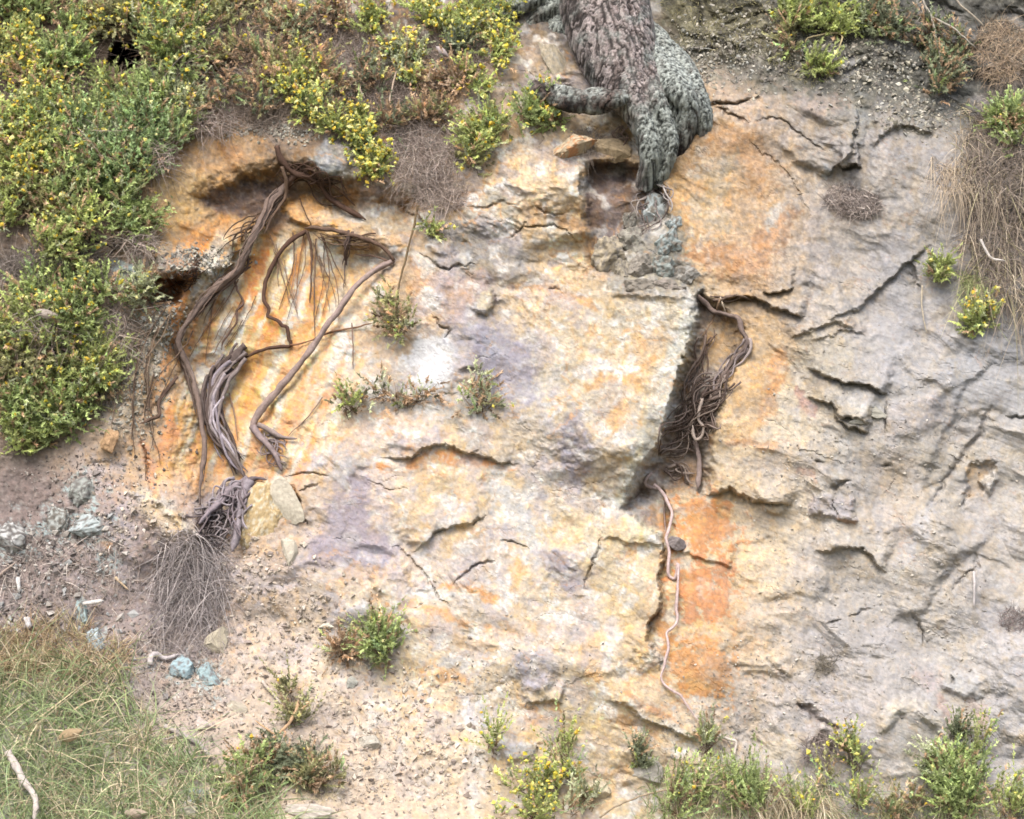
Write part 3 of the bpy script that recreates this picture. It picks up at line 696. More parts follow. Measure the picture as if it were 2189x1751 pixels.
def root_part(pts, w0, w1, col, lift=None, seed=0, sides=10, rough=.36, wob=1.5, end=.3):
    """one root: widths in photo pixels"""
    if lift is None: lift = 0.2 * (w0 + w1) * .5 * S + .004
    P = px_path(pts, lift, seed=seed, wob=wob)
    t = np.linspace(0, 1, len(P)); R = .5 * S * (w0 + (w1 - w0) * t)
    R = R * (1 + .28 * fbm(t * len(P) / 9.0 + seed * 2.3, t * 0 + seed, 3, 8))
    if end < 1: R = R * (1 - (1 - end) * sstep(.9, 1, t))
    v, f = tube_arrays(P, R, sides, rough, seed)
    return v, f, wood_col(v, col, .2, seed)
def strands(pts, width, n, w, col, lift, seed, twist=1.0, cols=None):
    """n thin strands running side by side along a path, crossing one another"""
    p = np.asarray(pts, float); out = []
    s = spline(p, max(12, int(np.sum(np.linalg.norm(np.diff(p, axis=0), axis=1)) / 9)))
    T = np.gradient(s, axis=0); T /= np.linalg.norm(T, axis=1)[:, None]; Nn = np.column_stack([-T[:, 1], T[:, 0]])
    t = np.linspace(0, 1, len(s)); rg = np.random.RandomState(seed)
    for k in range(n):
        ph = rg.rand() * 6.28; fr = twist * (2 + 3 * rg.rand()); of = (rg.rand() - .5)
        off = width * .5 * (of * 1.5 + .45 * np.sin(ph + fr * t * 3))
        a, b = 0, len(s)
        if n > 5: a = int(rg.rand() * .35 * len(s)); b = int((.6 + .4 * rg.rand()) * len(s))
        q = (s + Nn * off[:, None])[a:b]
        lf = lift * (.2 + .9 * rg.rand()) + .25 * w * S
        c = col if cols is None else cols[rg.randint(len(cols))]
        out.append(root_part(q, w * (.6 + .7 * rg.rand()), w * (.4 + .4 * rg.rand()), c, lf, seed + k, 6, .12, 2.0))
    return out
def thing_mesh(name, parts, mat, label, cat, group=None, children=()):
    v = np.vstack([p[0] for p in parts]); loc = v[v[:, 2].argmin()]
    o = mesh_quads(name, parts, mat, loc=loc); tag(o, label, cat, group)
    for nm, pp, m2 in children:
        if pp:
            c = mesh_quads(nm, pp, m2); c.data.transform(__import__('mathutils').Matrix.Translation([-float(x) for x in loc])); c.parent = o
    return o
BRN, GRY, LIL, DRK, PAL = (134, 114, 102), (140, 128, 124), (150, 140, 146), (88, 68, 56), (190, 172, 160)

RG = 'bare tree roots hanging down the face'
# A: long thick root down the left of the hollow
A = [(622,384),(598,412),(578,431),(550,489),(531,528),(506,578),(467,610),(434,645),(406,680),(385,716),(381,735),(392,762),(411,806),(425,864),(431,909),(437,956),(431,1011),(427,1050),(428,1080)]
liftA = np.interp(np.arange(len(A)), [0, 3, 6, 9, 12, 15, 18], [.05, .05, .05, .05, .05, .06, .03])
ga = RNG
thing_mesh('exposed_root', [root_part(A, 17, 9, (136, 118, 108), liftA, 1, 12, .34)] + strands(A, 20, 9, 5, BRN, .05, 33, 1, [(128,110,98),(156,140,130),(108,92,82)]), M_ROOT,
  'long thick brown root curving down the left edge of the orange hollow', 'root', RG,
  [('rootlet', strands(A[1:9], 26, 5, 5, BRN, .07, 31), M_ROOT), ('rootlet', [root_part([(530,545),(528,572),(503,594),(506,617),(520,647),(507,664),(504,692),(478,729),(473,748)], 6, 5, (112, 90, 78), .02, 4, 7)], M_ROOT),
   ('rootlet', [root_part([(372,735),(380,760),(396,800),(412,850)], 7, 4, (110, 92, 82), .03, 5, 7)], M_ROOT),
   ('rootlet', strands([(540,560),(490,590),(450,630),(410,690)], 24, 6, 4, (104, 86, 74), .05, 35), M_ROOT)])
# B: broad fibrous root in the middle of the hollow
B = [(524,738),(497,765),(470,800),(457,845),(455,900),(463,925),(489,966),(514,1005),(531,1030)]
thing_mesh('exposed_root', [root_part(B, 17, 12, (112, 98, 92), .025, 6, 14, .4)] + strands(B, 46, 22, 9, LIL, .05, 53, .7, [(118,104,98),(100,86,80),(140,128,124),(88,74,68)]), M_ROOT,
  'broad fibrous grey root with a cut upper end in the middle of the hollow', 'root', RG,
  [('rootlet', strands(B, 40, 9, 8, LIL, .055, 51, 1, [LIL, (124, 110, 106), (172, 160, 162), (100, 86, 82)]), M_ROOT),
   ('rootlet', [root_part([(531,1025),(495,1046),(470,1075),(442,1100),(425,1120)], 20, 10, (150, 138, 142), .09, 8, 9)], M_ROOT),
   ('rootlet', [root_part([(533,1028),(520,1066),(510,1120),(496,1180)], 20, 13, (156, 146, 150), .10, 9, 10)], M_ROOT),
   ('rootlet', [root_part([(525,1030),(548,1022),(570,1026)], 16, 4, (120, 108, 110), .035, 10, 8)], M_ROOT),
   ('rootlet', strands([(531,1030),(490,1060),(440,1100)], 60, 18, 6, LIL, .11, 61, 1, [(166,156,160), (140, 128, 132), (118, 106, 108)]), M_ROOT),
   ('rootlet', strands([(532,1030),(515,1080),(502,1180)], 46, 14, 6, LIL, .12, 67, 1, [(166,156,160), (140, 128, 132), (118, 106, 108)]), M_ROOT),
   ('rootlet', [root_part([(478,848),(456,880),(462,915),(486,945),(510,985)], 6, 5, (190, 180, 186), .065, 12, 7)], M_ROOT),
   ('rootlet', strands([(430,1080),(460,1130),(480,1180)], 80, 22, 5, (112, 102, 106), .04, 71, 1.5, [(96,84,82),(120,108,108),(150,140,140),(78,68,66)]), M_ROOT)])
# C: smooth straight diagonal root
Cc = [(842,556),(802,578),(759,614),(717,673),(698,696),(676,731),(634,786),(578,853),(548,892),(538,918)]
thing_mesh('exposed_root', [root_part(Cc, 11, 16, (166, 146, 138), [.03,.06,.08,.09,.09,.09,.08,.06,.05,.04], 13, 12, .26, 1.4, .8)], M_ROOT,
  'smooth straight root slanting from upper right across the hollow mouth', 'root', RG,
  [('rootlet', [root_part([(542,912),(560,938),(586,968),(604,1008)], 16, 8, (150, 134, 132), .03, 14, 9)], M_ROOT),
   ('rootlet', [root_part([(552,908),(578,920),(600,934),(636,938)], 14, 5, (160, 144, 138), .03, 15, 9)], M_ROOT),
   ('rootlet', strands([(560,930),(590,965),(610,1000)], 50, 12, 4, (150, 136, 134), .025, 81), M_ROOT),
   ('rootlet', [root_part([(842,556),(824,534),(795,516),(745,500),(690,488),(650,487)], 8, 9, (116, 94, 80), .03, 16, 8)], M_ROOT),
   ('rootlet', [root_part([(836,560),(800,548),(760,545)], 5, 3, (130, 106, 92), .03, 17, 7)], M_ROOT)])
# D: thin dark arch
thing_mesh('exposed_root', [root_part([(655,494),(632,508),(610,525),(584,564),(567,606),(564,640),(575,661),(573,676),(595,686),(604,697),(614,700),(616,723),(620,738),(580,744),(540,756),(511,774)], 10, 7, (98, 74, 62), .022, 18, 8, .2)], M_ROOT,
  'thin dark root bowing out like an arch inside the orange hollow', 'root', RG)
thing_mesh('exposed_root', [root_part([(655,494),(664,520),(666,570),(663,648)], 7, 4, (104, 82, 68), .025, 19, 7)], M_ROOT,
  'thin dark root hanging straight down behind the arched one', 'root', RG,
  [('rootlet', [root_part([(676,510),(672,600),(673,722)], 3.5, 2.5, (120, 98, 82), .02, 20, 6)], M_ROOT),
   ('rootlet', [root_part([(650,500),(640,560),(632,640)], 3, 2, (150, 112, 80), .015, 21, 6)], M_ROOT),
   ('rootlet', [root_part([(690,505),(715,560),(740,610)], 3, 2, (130, 108, 90), .02, 22, 6)], M_ROOT)])
thing_mesh('exposed_root', strands([(748,494),(742,530),(738,568)], 12, 5, 5, (112, 94, 86), .03, 91), M_ROOT,
  'short shaggy clump of root ends hanging beside the diagonal root', 'root', RG,
  [('rootlet', [root_part([(738,560),(734,620)], 3, 2, (110, 96, 88), .02, 23, 6)], M_ROOT)])
thing_mesh('exposed_root', strands([(590,380),(660,380),(760,440)], 60, 12, 4, DRK, .04, 97, 1.4) + [root_part([(592,312),(598,335),(612,355),(632,372),(676,386),(706,424),(745,449),(782,470)], 14, 11, (96, 74, 62), .03, 24, 10, .25)], M_ROOT,
  'dark gnarled root lying along the overhanging lip above the hollow', 'root', RG,
  [('rootlet', [root_part([(602,355),(613,390),(607,426),(580,466),(565,500)], 8, 6, (140, 116, 98), .06, 25, 8)], M_ROOT),
   ('rootlet', [root_part([(632,372),(610,400),(588,430),(570,455)], 13, 9, (104, 82, 70), .05, 26, 9)], M_ROOT),
   ('rootlet', strands([(590,440),(530,490),(470,560)], 50, 10, 4, (96, 78, 64), .04, 95), M_ROOT),
   ('rootlet', [root_part([(640,425),(655,460),(668,490)], 3.5, 3, (92, 70, 56), .03, 27, 6)], M_ROOT),
   ('rootlet', [root_part([(690,388),(720,402),(760,440)], 8, 5, (112, 86, 66), .02, 28, 7)], M_ROOT)])
thing_mesh('exposed_root', [root_part([(378,806),(350,842),(339,864),(340,888),(316,898),(300,905)], 9, 6, (104, 84, 72), .02, 29, 8)], M_ROOT,
  'short hooked brown root on the lichened bank left of the hollow', 'root', RG,
  [('rootlet', [root_part([(330,800),(318,840),(308,890)], 5, 3, (96, 78, 64), .015, 30, 7)], M_ROOT)])
thing_mesh('exposed_root', [root_part([(620,738),(660,730),(700,712),(760,700),(800,690)], 5, 3, (140, 104, 80), .012, 36, 6)], M_ROOT,
  'hair-thin root running level behind the straight diagonal root', 'root', RG,
  [('rootlet', [root_part([(752,690),(754,730),(755,790)], 3, 2, (150, 124, 108), .015, 37, 6)], M_ROOT),
   ('rootlet', [root_part([(690,850),(650,900),(610,935)], 3, 2, (160, 136, 120), .012, 38, 6)], M_ROOT),
   ('rootlet', [root_part([(490,840),(500,880),(508,940)], 4, 2, (158, 130, 112), .012, 39, 6)], M_ROOT)])
thing_mesh('root_tangle', strands([(640,495),(650,580),(655,700)], 130, 13, 2.6, BRN, .02, 201, .2, [(132,108,90),(110,88,74),(158,130,108)]), M_ROOT,
  'fine brown hair roots hanging over the streaked back wall of the hollow', 'roots', None,
  [('rootlet', strands([(800,520),(740,510),(660,490)], 40, 10, 3, BRN, .03, 207, .5, [(110,88,74),(132,108,90)]), M_ROOT),
   ('rootlet', strands([(520,600),(480,700),(440,800)], 80, 8, 2.6, BRN, .015, 211, .25, [(140,112,92),(116,94,80)]), M_ROOT)])
thing_mesh('root_tangle', strands([(385,640),(330,760),(300,900),(290,1000)], 100, 11, 3, BRN, .025, 221, .5, [(124,104,88),(100,82,70),(150,130,110)]), M_ROOT,
  'thin brown roots trailing down the lichened flank left of the hollow', 'roots', None,
  [('rootlet', strands([(430,560),(400,600),(340,600)], 40, 12, 3, DRK, .03, 227, 1.4), M_ROOT)])
# roots in the crevice right of the centre block
G = [(1490,632),(1510,650),(1524,664),(1556,674),(1578,680),(1585,702),(1596,724),(1594,742),(1573,764),(1556,788),(1535,822),(1528,850),(1521,888)]
thing_mesh('exposed_root', [root_part(G, 12, 8, (132, 116, 108), .03, 101, 10, .35)], M_ROOT,
  'bent grey root elbowing out of the crevice beside the pale block edge', 'root', RG,
  [('rootlet', strands(G[6:], 26, 9, 6, LIL, .04, 111, 1, [(150, 138, 136), (176, 162, 156), (120, 106, 102)]), M_ROOT),
   ('rootlet', strands([(1490,625),(1530,640),(1580,632),(1630,645)], 16, 6, 5, (130, 112, 98), .02, 117), M_ROOT),
   ('rootlet', [root_part([(1540,635),(1548,660),(1553,685)], 3, 2, (206, 190, 168), .03, 40, 6)], M_ROOT)])
CT = [(150, 134, 124), (126, 110, 102), (104, 88, 80), (172, 156, 144), (92, 78, 70)]
thing_mesh('root_tangle', strands([(1555,790),(1500,850),(1450,930),(1400,980)], 70, 30, 4, LIL, .06, 121, 1, CT), M_ROOT,
  'dense tangle of thin grey roots filling the crevice beside the centre block', 'roots', None,
  [('rootlet', strands([(1540,800),(1515,870),(1500,940)], 44, 22, 4, LIL, .05, 131, 1, CT), M_ROOT),
   ('rootlet', strands([(1520,700),(1490,790),(1470,880)], 40, 9, 4, BRN, .04, 141, 1, [(118, 98, 86), (140, 122, 110)]), M_ROOT),
   ('rootlet', strands([(1410,970),(1450,960),(1490,965)], 16, 5, 4, LIL, .04, 145, 1, CT), M_ROOT),
   ('rootlet', strands([(1420,1000),(1460,1010),(1490,1040)], 40, 10, 5, LIL, .04, 151, 1, CT), M_ROOT),
   ('rootlet', [root_part([(1540,640),(1520,690),(1500,720)], 4, 3, (150, 124, 100), .04, 41, 6)], M_ROOT),
   ('rootlet', strands([(1530,870),(1480,920),(1440,960)], 70, 12, 4, LIL, .05, 155, 2, CT), M_ROOT)])
thing_mesh('exposed_root', [root_part([(1502,850),(1494,880),(1492,896),(1503,914),(1500,930),(1490,936),(1482,925),(1482,910),(1488,900),(1484,942),(1495,984),(1495,1010),(1492,1042)][:4] + [(1501,932),(1489,940),(1482,928),(1480,908)], 7, 6, (200, 184, 172), .07, 42, 7)], M_ROOT,
  'small loop of pale root at the foot of the grey tangle', 'root', RG,
  [('rootlet', [root_part([(1485,940),(1495,984),(1494,1010),(1491,1044)], 11, 10, (158, 142, 136), .05, 43, 9)], M_ROOT)])
H = [(1398,1036),(1410,1046),(1423,1064),(1434,1088),(1437,1100),(1431,1128),(1424,1150),(1428,1168),(1430,1192),(1428,1215),(1430,1230),(1440,1238),(1446,1228),(1449,1205),(1450,1225),(1448,1267),(1445,1300),(1448,1327),(1434,1346),(1424,1354),(1429,1382),(1420,1421),(1413,1449),(1426,1469),(1451,1484),(1470,1510),(1488,1535),(1501,1549)]
thing_mesh('exposed_root', [root_part(H, 7.5, 5, (214, 190, 184), .022, 44, 8, .15)], M_ROOT,
  'long thin pinkish root wandering down across the rust orange slabs', 'root', RG,
  [('rootlet', [root_part([(1537,1569),(1554,1581),(1573,1584),(1572,1600),(1569,1615)], 6, 6, (226, 214, 200), .03, 45, 7)], M_ROOT),
   ('rootlet', [root_part([(1406,1045),(1385,1040),(1378,1028),(1396,1010)], 8, 6, (190, 170, 160), .03, 46, 7)], M_ROOT),
   ('rootlet', [root_part([(1424,1060),(1420,1100),(1424,1140)], 4, 3, (160, 138, 128), .01, 47, 6)], M_ROOT)])
# ---------------------------------------------------------------- stones
def ico(sub):
    bm = bmesh.new(); bmesh.ops.create_icosphere(bm, subdivisions=sub, radius=1.0); bm.verts.ensure_lookup_table()
    v = np.array([x.co[:] for x in bm.verts]); f = np.array([[q.index for q in x.verts] for x in bm.faces]); bm.free(); return v, f
ICO = {k: ico(k) for k in (2, 3, 4, 5)}
def stone_arrays(c, rx, rz, ry, rot, seed, sub=4, cuts=9, rough=.10, sharp=.7):
    v, f = ICO[sub]; v = v.copy(); rg = np.random.RandomState(seed)
    for _ in range(cuts):
        n = rg.randn(3); n /= np.linalg.norm(n); h = sharp - .22 + .3 * rg.rand()
        k = v @ n; m = k > h; v[m] -= n * ((k[m] - h) * .97)[:, None]
    v = v / np.abs(v).max(0)
    n = fbm(v[:, 0] * 2 + seed, v[:, 2] * 2 + v[:, 1] * 1.7, 4, seed % 40, .6); v = v * (1 + rough * n)[:, None]
    v = v * [rx, ry, rz]; a = math.radians(rot); ca, sa = math.cos(a), math.sin(a)
    v = np.column_stack([v[:, 0] * ca + v[:, 2] * sa, v[:, 1], -v[:, 0] * sa + v[:, 2] * ca])
    return v + c, f
def stone(name, sx, sy, wpx, hpx, rot, col, label, group=None, lichen=None, amt=.5, depth=.7, seed=1, out=.25, sharp=.7, sub=4, cuts=14, rough=.12, cat='rock'):
    rx, rz = wpx * .5 * S, hpx * .5 * S; ry = depth * min(rx, rz) if depth > 0 else -depth
    if name == 'lichen_rock': out *= .1
    d = float(depth_at(np.array([sx]), np.array([sy]))[0]) + out * ry
    c = at(sx, sy, d)
    v, f = stone_arrays(c, rx, rz, ry, rot, seed, sub, cuts, rough, sharp)
    q = fbm(v[:, 0] * 38 + seed, v[:, 2] * 38 + v[:, 1] * 25, 5, 33, .7)
    C = alb(pale(col)) * (1 + .2 * fbm(v[:, 0] * 60, v[:, 2] * 60 + v[:, 1] * 40, 3, 35))[:, None]
    if lichen is not None:
        m = sstep(.25 - amt, .55 - amt, q)[:, None]; C = C * (1 - m) + alb(pale(lichen, .2, .8)) * (1 + .25 * q[:, None]) * m
    o = mesh(name, v, f, M_STONE, C, None, False, loc=c - np.array([0, 0, rz])); return tag(o, label, cat, group)
LB, LG = (204, 216, 214), (182, 186, 176)
RS = 'stones lying on the scree and bank'
stone('lichen_rock', 174, 1052, 66, 74, 10, (112,106,98), 'grey lichen-spotted boulder set in the brown bank, upper of two left', RS, LG, .35, 1.0, 3)
stone('lichen_rock', 186, 1122, 84, 54, -12, (120,112,104), 'pale blue lichened boulder just below the grey one on the left bank', RS, LB, .6, .9, 4)
stone('lichen_rock', 128, 1118, 52, 66, 0, (126,116,102), 'white-flecked crumbling rock left of the pale blue boulder', RS, (214,218,210), .25, .7, 5)
stone('lichen_rock', 26, 1150, 78, 82, 20, (108,100,94), 'grey and white lichened boulder cut by the left edge of the picture', RS, (222,222,216), .35, .9, 6)
stone('lichen_rock', 206, 1382, 38, 84, -12, (128,124,118), 'upright stone spotted with blue-white lichen above the grass', RS, (206,224,226), .6, .7, 7)
stone('lichen_rock', 178, 1318, 26, 68, -14, (124,118,108), 'narrow stone flecked with blue lichen, upper left of the upright one', RS, (188,214,212), .5, .7, 8)
stone('lichen_rock', 392, 1434, 58, 62, 10, (128,124,120), 'blue lichened stone with a dark cleft below the twig mound', RS, (178,208,214), .7, .8, 9)
stone('lichen_rock', 448, 1450, 46, 62, -25, (128,124,120), 'tapering blue lichened stone right of the cleft one', RS, (182,212,214), .7, .8, 10)
stone('sandstone_block', 462, 1376, 76, 52, -38, (240,222,182), 'cream angular stone leaning above the blue lichened stones', RS, None, 0, .7, 11, .4, .6)
stone('sandstone_block', 510, 1516, 60, 34, 22, (240,222,190), 'flat cream stone lying on the scree, right of the pale stick', RS, None, 0, .6, 12, .4, .6)
stone('sandstone_block', 438, 1552, 46, 34, 12, (240,214,196), 'pinkish white stone lying just above the grey stick', RS, None, 0, .7, 13, .4, .6)
stone('sandstone_block', 232, 946, 36, 56, 28, (226,168,106), 'small orange stone standing at the edge of the green bush', RS, None, 0, .8, 14, .4, .65)
stone('sandstone_block', 556, 1104, 94, 150, 12, (250,208,132), 'large rounded ochre yellow boulder at the foot of the roots', RS, (248,232,196), .12, .45, 15, -.15, .85, 5, 12, .1)
stone('sandstone_block', 613, 1082, 62, 130, -18, (250,234,200), 'upright leaf-shaped cream slab beside the ochre boulder', RS, None, 0, .4, 16, .1, .6, 5, 9, .06)
stone('sandstone_block', 622, 1180, 36, 66, -8, (246,230,198), 'ragged cream stone under the leaf-shaped slab', RS, None, 0, .7, 17, .3, .65)
stone('sandstone_block', 1228, 312, 118, 62, -10, (236,206,158), 'long tan boulder wedged under the left root of the pine', RS, (222,150,92), .08, .9, 18, .3, .6, 5, 8)
stone('sandstone_block', 1308, 318, 92, 56, 8, (226,190,134), 'layered tan boulder between the wedged one and the pine stump', RS, None, 0, .8, 19, .2, .6, 5, 8)
stone('sandstone_block', 1185, 130, 52, 150, -20, (226,204,164), 'tall pale rock rib standing left of the pine trunk', RS, (190,180,160), .2, .8, 20, .2, .65, 5)
stone('sandstone_block', 1150, 182, 40, 28, 0, (226,222,206), 'small whitish stone at the tip of the left pine root', RS, None, 0, .9, 21, .4, .65)
stone('sandstone_block', 1449, 1168, 50, 36, 32, (154,138,134), 'small grey wedge of stone hung on the thin pinkish root', RS, None, 0, .9, 23, .8, .55)
stone('sandstone_block', 1838, 902, 46, 20, 8, (236,228,206), 'whitish flat stone jutting from the layered ledges at right', RS, None, 0, 1.0, 24, .6, .6)
stone('sandstone_block', 1872, 882, 60, 26, 14, (196,190,168), 'greenish grey slab above the whitish stone on the ledges', RS, None, 0, .9, 25, .3, .6)
stone('sandstone_block', 697, 1340, 34, 16, 6, (250,238,208), 'bright cream chip beside the green tuft on the scree', RS, None, 0, .8, 26, .6, .6)
stone('sandstone_block', 790, 1590, 64, 40, -24, (230,218,194), 'pale flat stone low on the scree beside the mossy shrub', RS, None, 0, .6, 27, .3, .6)
stone('sandstone_block', 655, 1738, 120, 40, 10, (234,218,196), 'broad pale slab at the bottom edge right of the grass', RS, None, 0, .7, 28, .3, .6)
stone('sandstone_block', 1165, 1668, 34, 48, 20, (248,226,176), 'cream stone glimpsed among the yellow flowering bush at the bottom', RS, None, 0, .8, 29, .6, .65)
stone('sandstone_block', 1275, 1690, 62, 46, 30, (248,226,180), 'smooth cream stone right of the yellow bush at the bottom', RS, None, 0, .7, 30, .4, .7)
stone('sandstone_block', 1385, 1650, 66, 66, 12, (232,222,204), 'large grey-white stone at the bottom beside the upright spike', RS, None, 0, .6, 31, .3, .7)
stone('lichen_rock', 425, 1700, 44, 36, 0, (170,166,150), 'blue-grey lichened stone half hidden in the bottom left grass', RS, LB, .5, .8, 32, .6)
stone('lichen_rock', 400, 1738, 46, 36, 0, (214,204,176), 'pale stone at the bottom edge under the lichened one', RS, None, .5, .8, 33, .6)
stone('lichen_rock', 750, 1462, 30, 34, 0, (214,212,194), 'small grey-white stone just below the green tuft', RS, None, .5, .8, 34, .5)
# knobbly lichened lumps below the pine
KG = 'knobbly lichened lumps of rock below the pine stump'
KN = [(1402,462,62,92,-25,LB,'pale blue-green pointed lump at the top of the knobbly pile'),(1430,520,54,58,20,(170,184,180),'blue-grey square lump on the right of the knobbly pile'),
      (1352,520,58,60,0,(178,172,154),'grey-tan round lump at the upper left of the knobbly pile'),(1300,545,62,72,10,(206,188,154),'tan lump at the far left end of the knobbly pile'),
      (1372,572,56,52,0,(172,162,146),'brownish round lump in the middle of the knobbly pile'),(1412,572,48,46,0,(164,174,166),'grey-green lump right of the middle one in the pile'),
      (1330,582,44,56,15,(196,182,154),'upright tan lump with a dark cleft beside it'),(1462,594,60,46,-10,(178,174,164),'grey lump at the lower right of the pile beside the crevice'),
      (1368,614,54,30,5,(158,146,128),'flattened brown lump at the foot of the pile'),(1425,616,66,32,0,(160,146,132),'flat dark lump at the foot of the pile near the crevice'),
      (1440,480,28,36,30,(186,200,198),'small blue-white lump on the right shoulder of the pile'),(1345,470,30,40,0,(160,156,142),'small grey lump in the root fibres above the pile')]
for i, (x, y, w, h, r, c, lb) in enumerate(KN):
    stone('rock_lump', x, y, w * 1.2, h * 1.18, r, (150, 138, 120), lb, KG, c, .55, .8, 60 + i, -.12, .8, 4, 9, .22)
# ---------------------------------------------------------------- the pine: trunk, buttress roots, fine fibres
def blob_mesh(tubes, voxel=.0055, name='trunk'):
    parts = [tube_arrays(P, R, 14, .0, 3) + (np.zeros(3),) for P, R in tubes]
    v, f, c = merge(parts); me = bpy.data.meshes.new('tmp')
    me.from_pydata(v.tolist(), [], [list(dict.fromkeys(q)) for q in f.tolist()]); o = bpy.data.objects.new('tmp', me); COL.objects.link(o)
    m = o.modifiers.new('r', 'REMESH'); m.mode = 'VOXEL'; m.voxel_size = voxel
    s = o.modifiers.new('s', 'SMOOTH'); s.iterations = 6; s.factor = .6
    ev = o.evaluated_get(bpy.context.evaluated_depsgraph_get()); m2 = ev.to_mesh()
    V = np.zeros(len(m2.vertices) * 3); m2.vertices.foreach_get('co', V); Nn = np.zeros_like(V); m2.vertices.foreach_get('normal', Nn)
    Fq = [list(p.vertices) for p in m2.polygons]; ev.to_mesh_clear(); bpy.data.objects.remove(o); bpy.data.meshes.remove(me)
    Fq = np.array([q if len(q) == 4 else q + [q[2]] for q in Fq]); return V.reshape(-1, 3), Nn.reshape(-1, 3), Fq
def tp(pts):
    a = np.array(pts, float); s = spline(a, max(8, len(a) * 5))
    return at(s[:, 0], s[:, 1], s[:, 2]), s[:, 3] * .5 * S
d0 = float(depth_at(np.array([1390.]), np.array([300.]))[0]); dT = float(depth_at(np.array([1300.]), np.array([20.]))[0])
def bark(V, Nn, lich, amp=.007, plate=(15, 9), base=(150, 130, 128)):
    x = V[:, 0] + .35 * V[:, 2]; y = V[:, 1]; w = fbm(V[:, 0] * 10, V[:, 2] * 7 + y * 7, 4, 15, .6)
    a = x * plate[0] * 1.15 + y * plate[0] + .7 * w; b = V[:, 2] * plate[1] * .62 - V[:, 0] * 3 + 1.2 * w
    f1, f2, h, ox, oy = vor(a, b, 21); e = sstep(0.03, .36, f2 - f1)                     # long plates parted by fissures
    g1, g2, gh, gx, gy_ = vor(a * 1.6 + .8 * w, b * 3.4 + .6 * w, 29); e2 = sstep(.0, .16, g2 - g1)   # flaking scales
    n = fbm(V[:, 0] * 60, V[:, 2] * 55 + y * 50, 4, 25, .65)
    sc = rnd(gh, 4) + .5 * gy_
    hgt = e * (.5 + .5 * rnd(h, 3)) + .28 * e * e2 * sc
    hl = fbm(V[:, 0] * 44, V[:, 2] * 38 + y * 34, 5, 35, .7); cr = sstep(.0, .09, np.abs(fbm(V[:, 0] * 11, V[:, 2] * 10 + y * 10, 4, 45)))
    V2 = V + Nn * (amp * (hgt - .6) * (1 - .6 * lich) + amp * (.5 * hl + .9 * cr - .6) * lich + amp * .10 * n)[:, None]
    pc = np.array([[1.03, 1.0, 1.0], [1.0, 1.0, 1.0], [1.35, 1.33, 1.33], [.78, .74, .72], [1.15, 1.15, 1.12], [.6, .56, .54]])[(rnd(gh, 6) * 5.99).astype(int)]
    C = alb(base, 1.5) * (.16 + .84 * e * (.45 + .55 * e2))[:, None] * pc * (1 + .32 * n)[:, None]
    lc = alb((186, 192, 184), 1.3) * (.14 + .86 * (.35 + .65 * cr) * sstep(-.7, .2, hl))[:, None] * (1 + .5 * n)[:, None]
    C = C * (1 - lich[:, None]) + lc * lich[:, None]
    return V2, np.clip(C, .010, 1)
pine = empty('pine_tree', at(1390., 300., d0), 'old pine with scaly bark and bare roots gripping the top of the cliff', 'tree')
pl = np.array(pine.location)
def pine_part(name, tubes, lichf, **k):
    V, Nn, F_ = blob_mesh(tubes); sx = V[:, 0] / S + 1094.5; sy = 875.5 - (V[:, 2] - Z0) / S
    n = fbm(V[:, 0] * 11, V[:, 2] * 11, 3, 19); V2, C = bark(V, Nn, np.clip(lichf(sx, sy) + .55 * n, 0, 1) , **k)
    return mesh_quads(name, [(V2, F_, C)], M_BARK, pine, loc=pl)
def wander(pts, n, spread, w, seed, dj=.03):
    """several gnarled roots running together along one line"""
    rg = np.random.RandomState(seed); p = np.array(pts, float); out = []
    for k in range(n):
        o = rg.randn(2) * spread * .5; q = p.copy(); q[:, 0] += o[0] + rg.randn(len(p)) * spread * .22; q[:, 1] += o[1] * .3 + rg.randn(len(p)) * spread * .12
        q[:, 2] += dj * rg.randn() + rg.randn(len(p)) * .008; q[:, 3] = w * (.6 + .8 * rg.rand()) * np.linspace(1.15, .55 + .4 * rg.rand(), len(p)) * np.r_[.25, np.ones(len(p) - 1)]; out.append(tp(q))
    return out
pine_part('trunk', [tp([(1235,-1500,-.70,150),(1238,-1100,-.68,165),(1242,-750,-.66,178),(1250,-480,-.64,188),(1260,-280,-.62,196),(1272,-130,-.60,202),(1290,0,-.56,204),(1318,110,-.49,186),(1345,180,-.41,140),(1368,235,-.36,88),(1385,290,-.36,60),(1385,350,d0-.0,34)])]
          + wander([(1325,40,-.60,0),(1340,110,-.46,0),(1362,190,-.32,0),(1390,260,d0+.12,0),(1402,320,d0+.10,0),(1384,396,d0-.03,0)], 7, 26, 40, 5),
          lambda x, y: .95 * sstep(1335, 1385, x - .15 * (y - 250)) * sstep(175, 245, y) + .8 * sstep(1215, 1190, x) * sstep(110, 50, y) + .3 * sstep(1360, 1390, x), base=(168, 157, 153))
pine_part('root', wander([(1355,40,-.62,0),(1385,90,-.54,0),(1420,140,-.45,0),(1452,190,d0+.11,0),(1474,245,d0+.09,0),(1470,335,d0-.04,0)], 7, 40, 40, 11) + wander([(1390,150,-.42,0),(1425,195,d0+.10,0),(1440,250,d0-.02,0)], 4, 36, 36, 12) + [tp([(1380,90,-.60,70),(1425,160,-.50,54),(1455,220,d0-.02,40)])],
          lambda x, y: 1.05 * sstep(300, 235, y), base=(96, 84, 78), plate=(18, 16))
pine_part('root', wander([(1345,196,d0+.11,0),(1300,216,d0+.13,0),(1250,222,d0+.12,0),(1200,212,d0+.07,0),(1160,190,d0+.02,0)], 7, 34, 34, 13),
          lambda x, y: .40 + 0 * x, base=(110, 98, 92), plate=(18, 18))
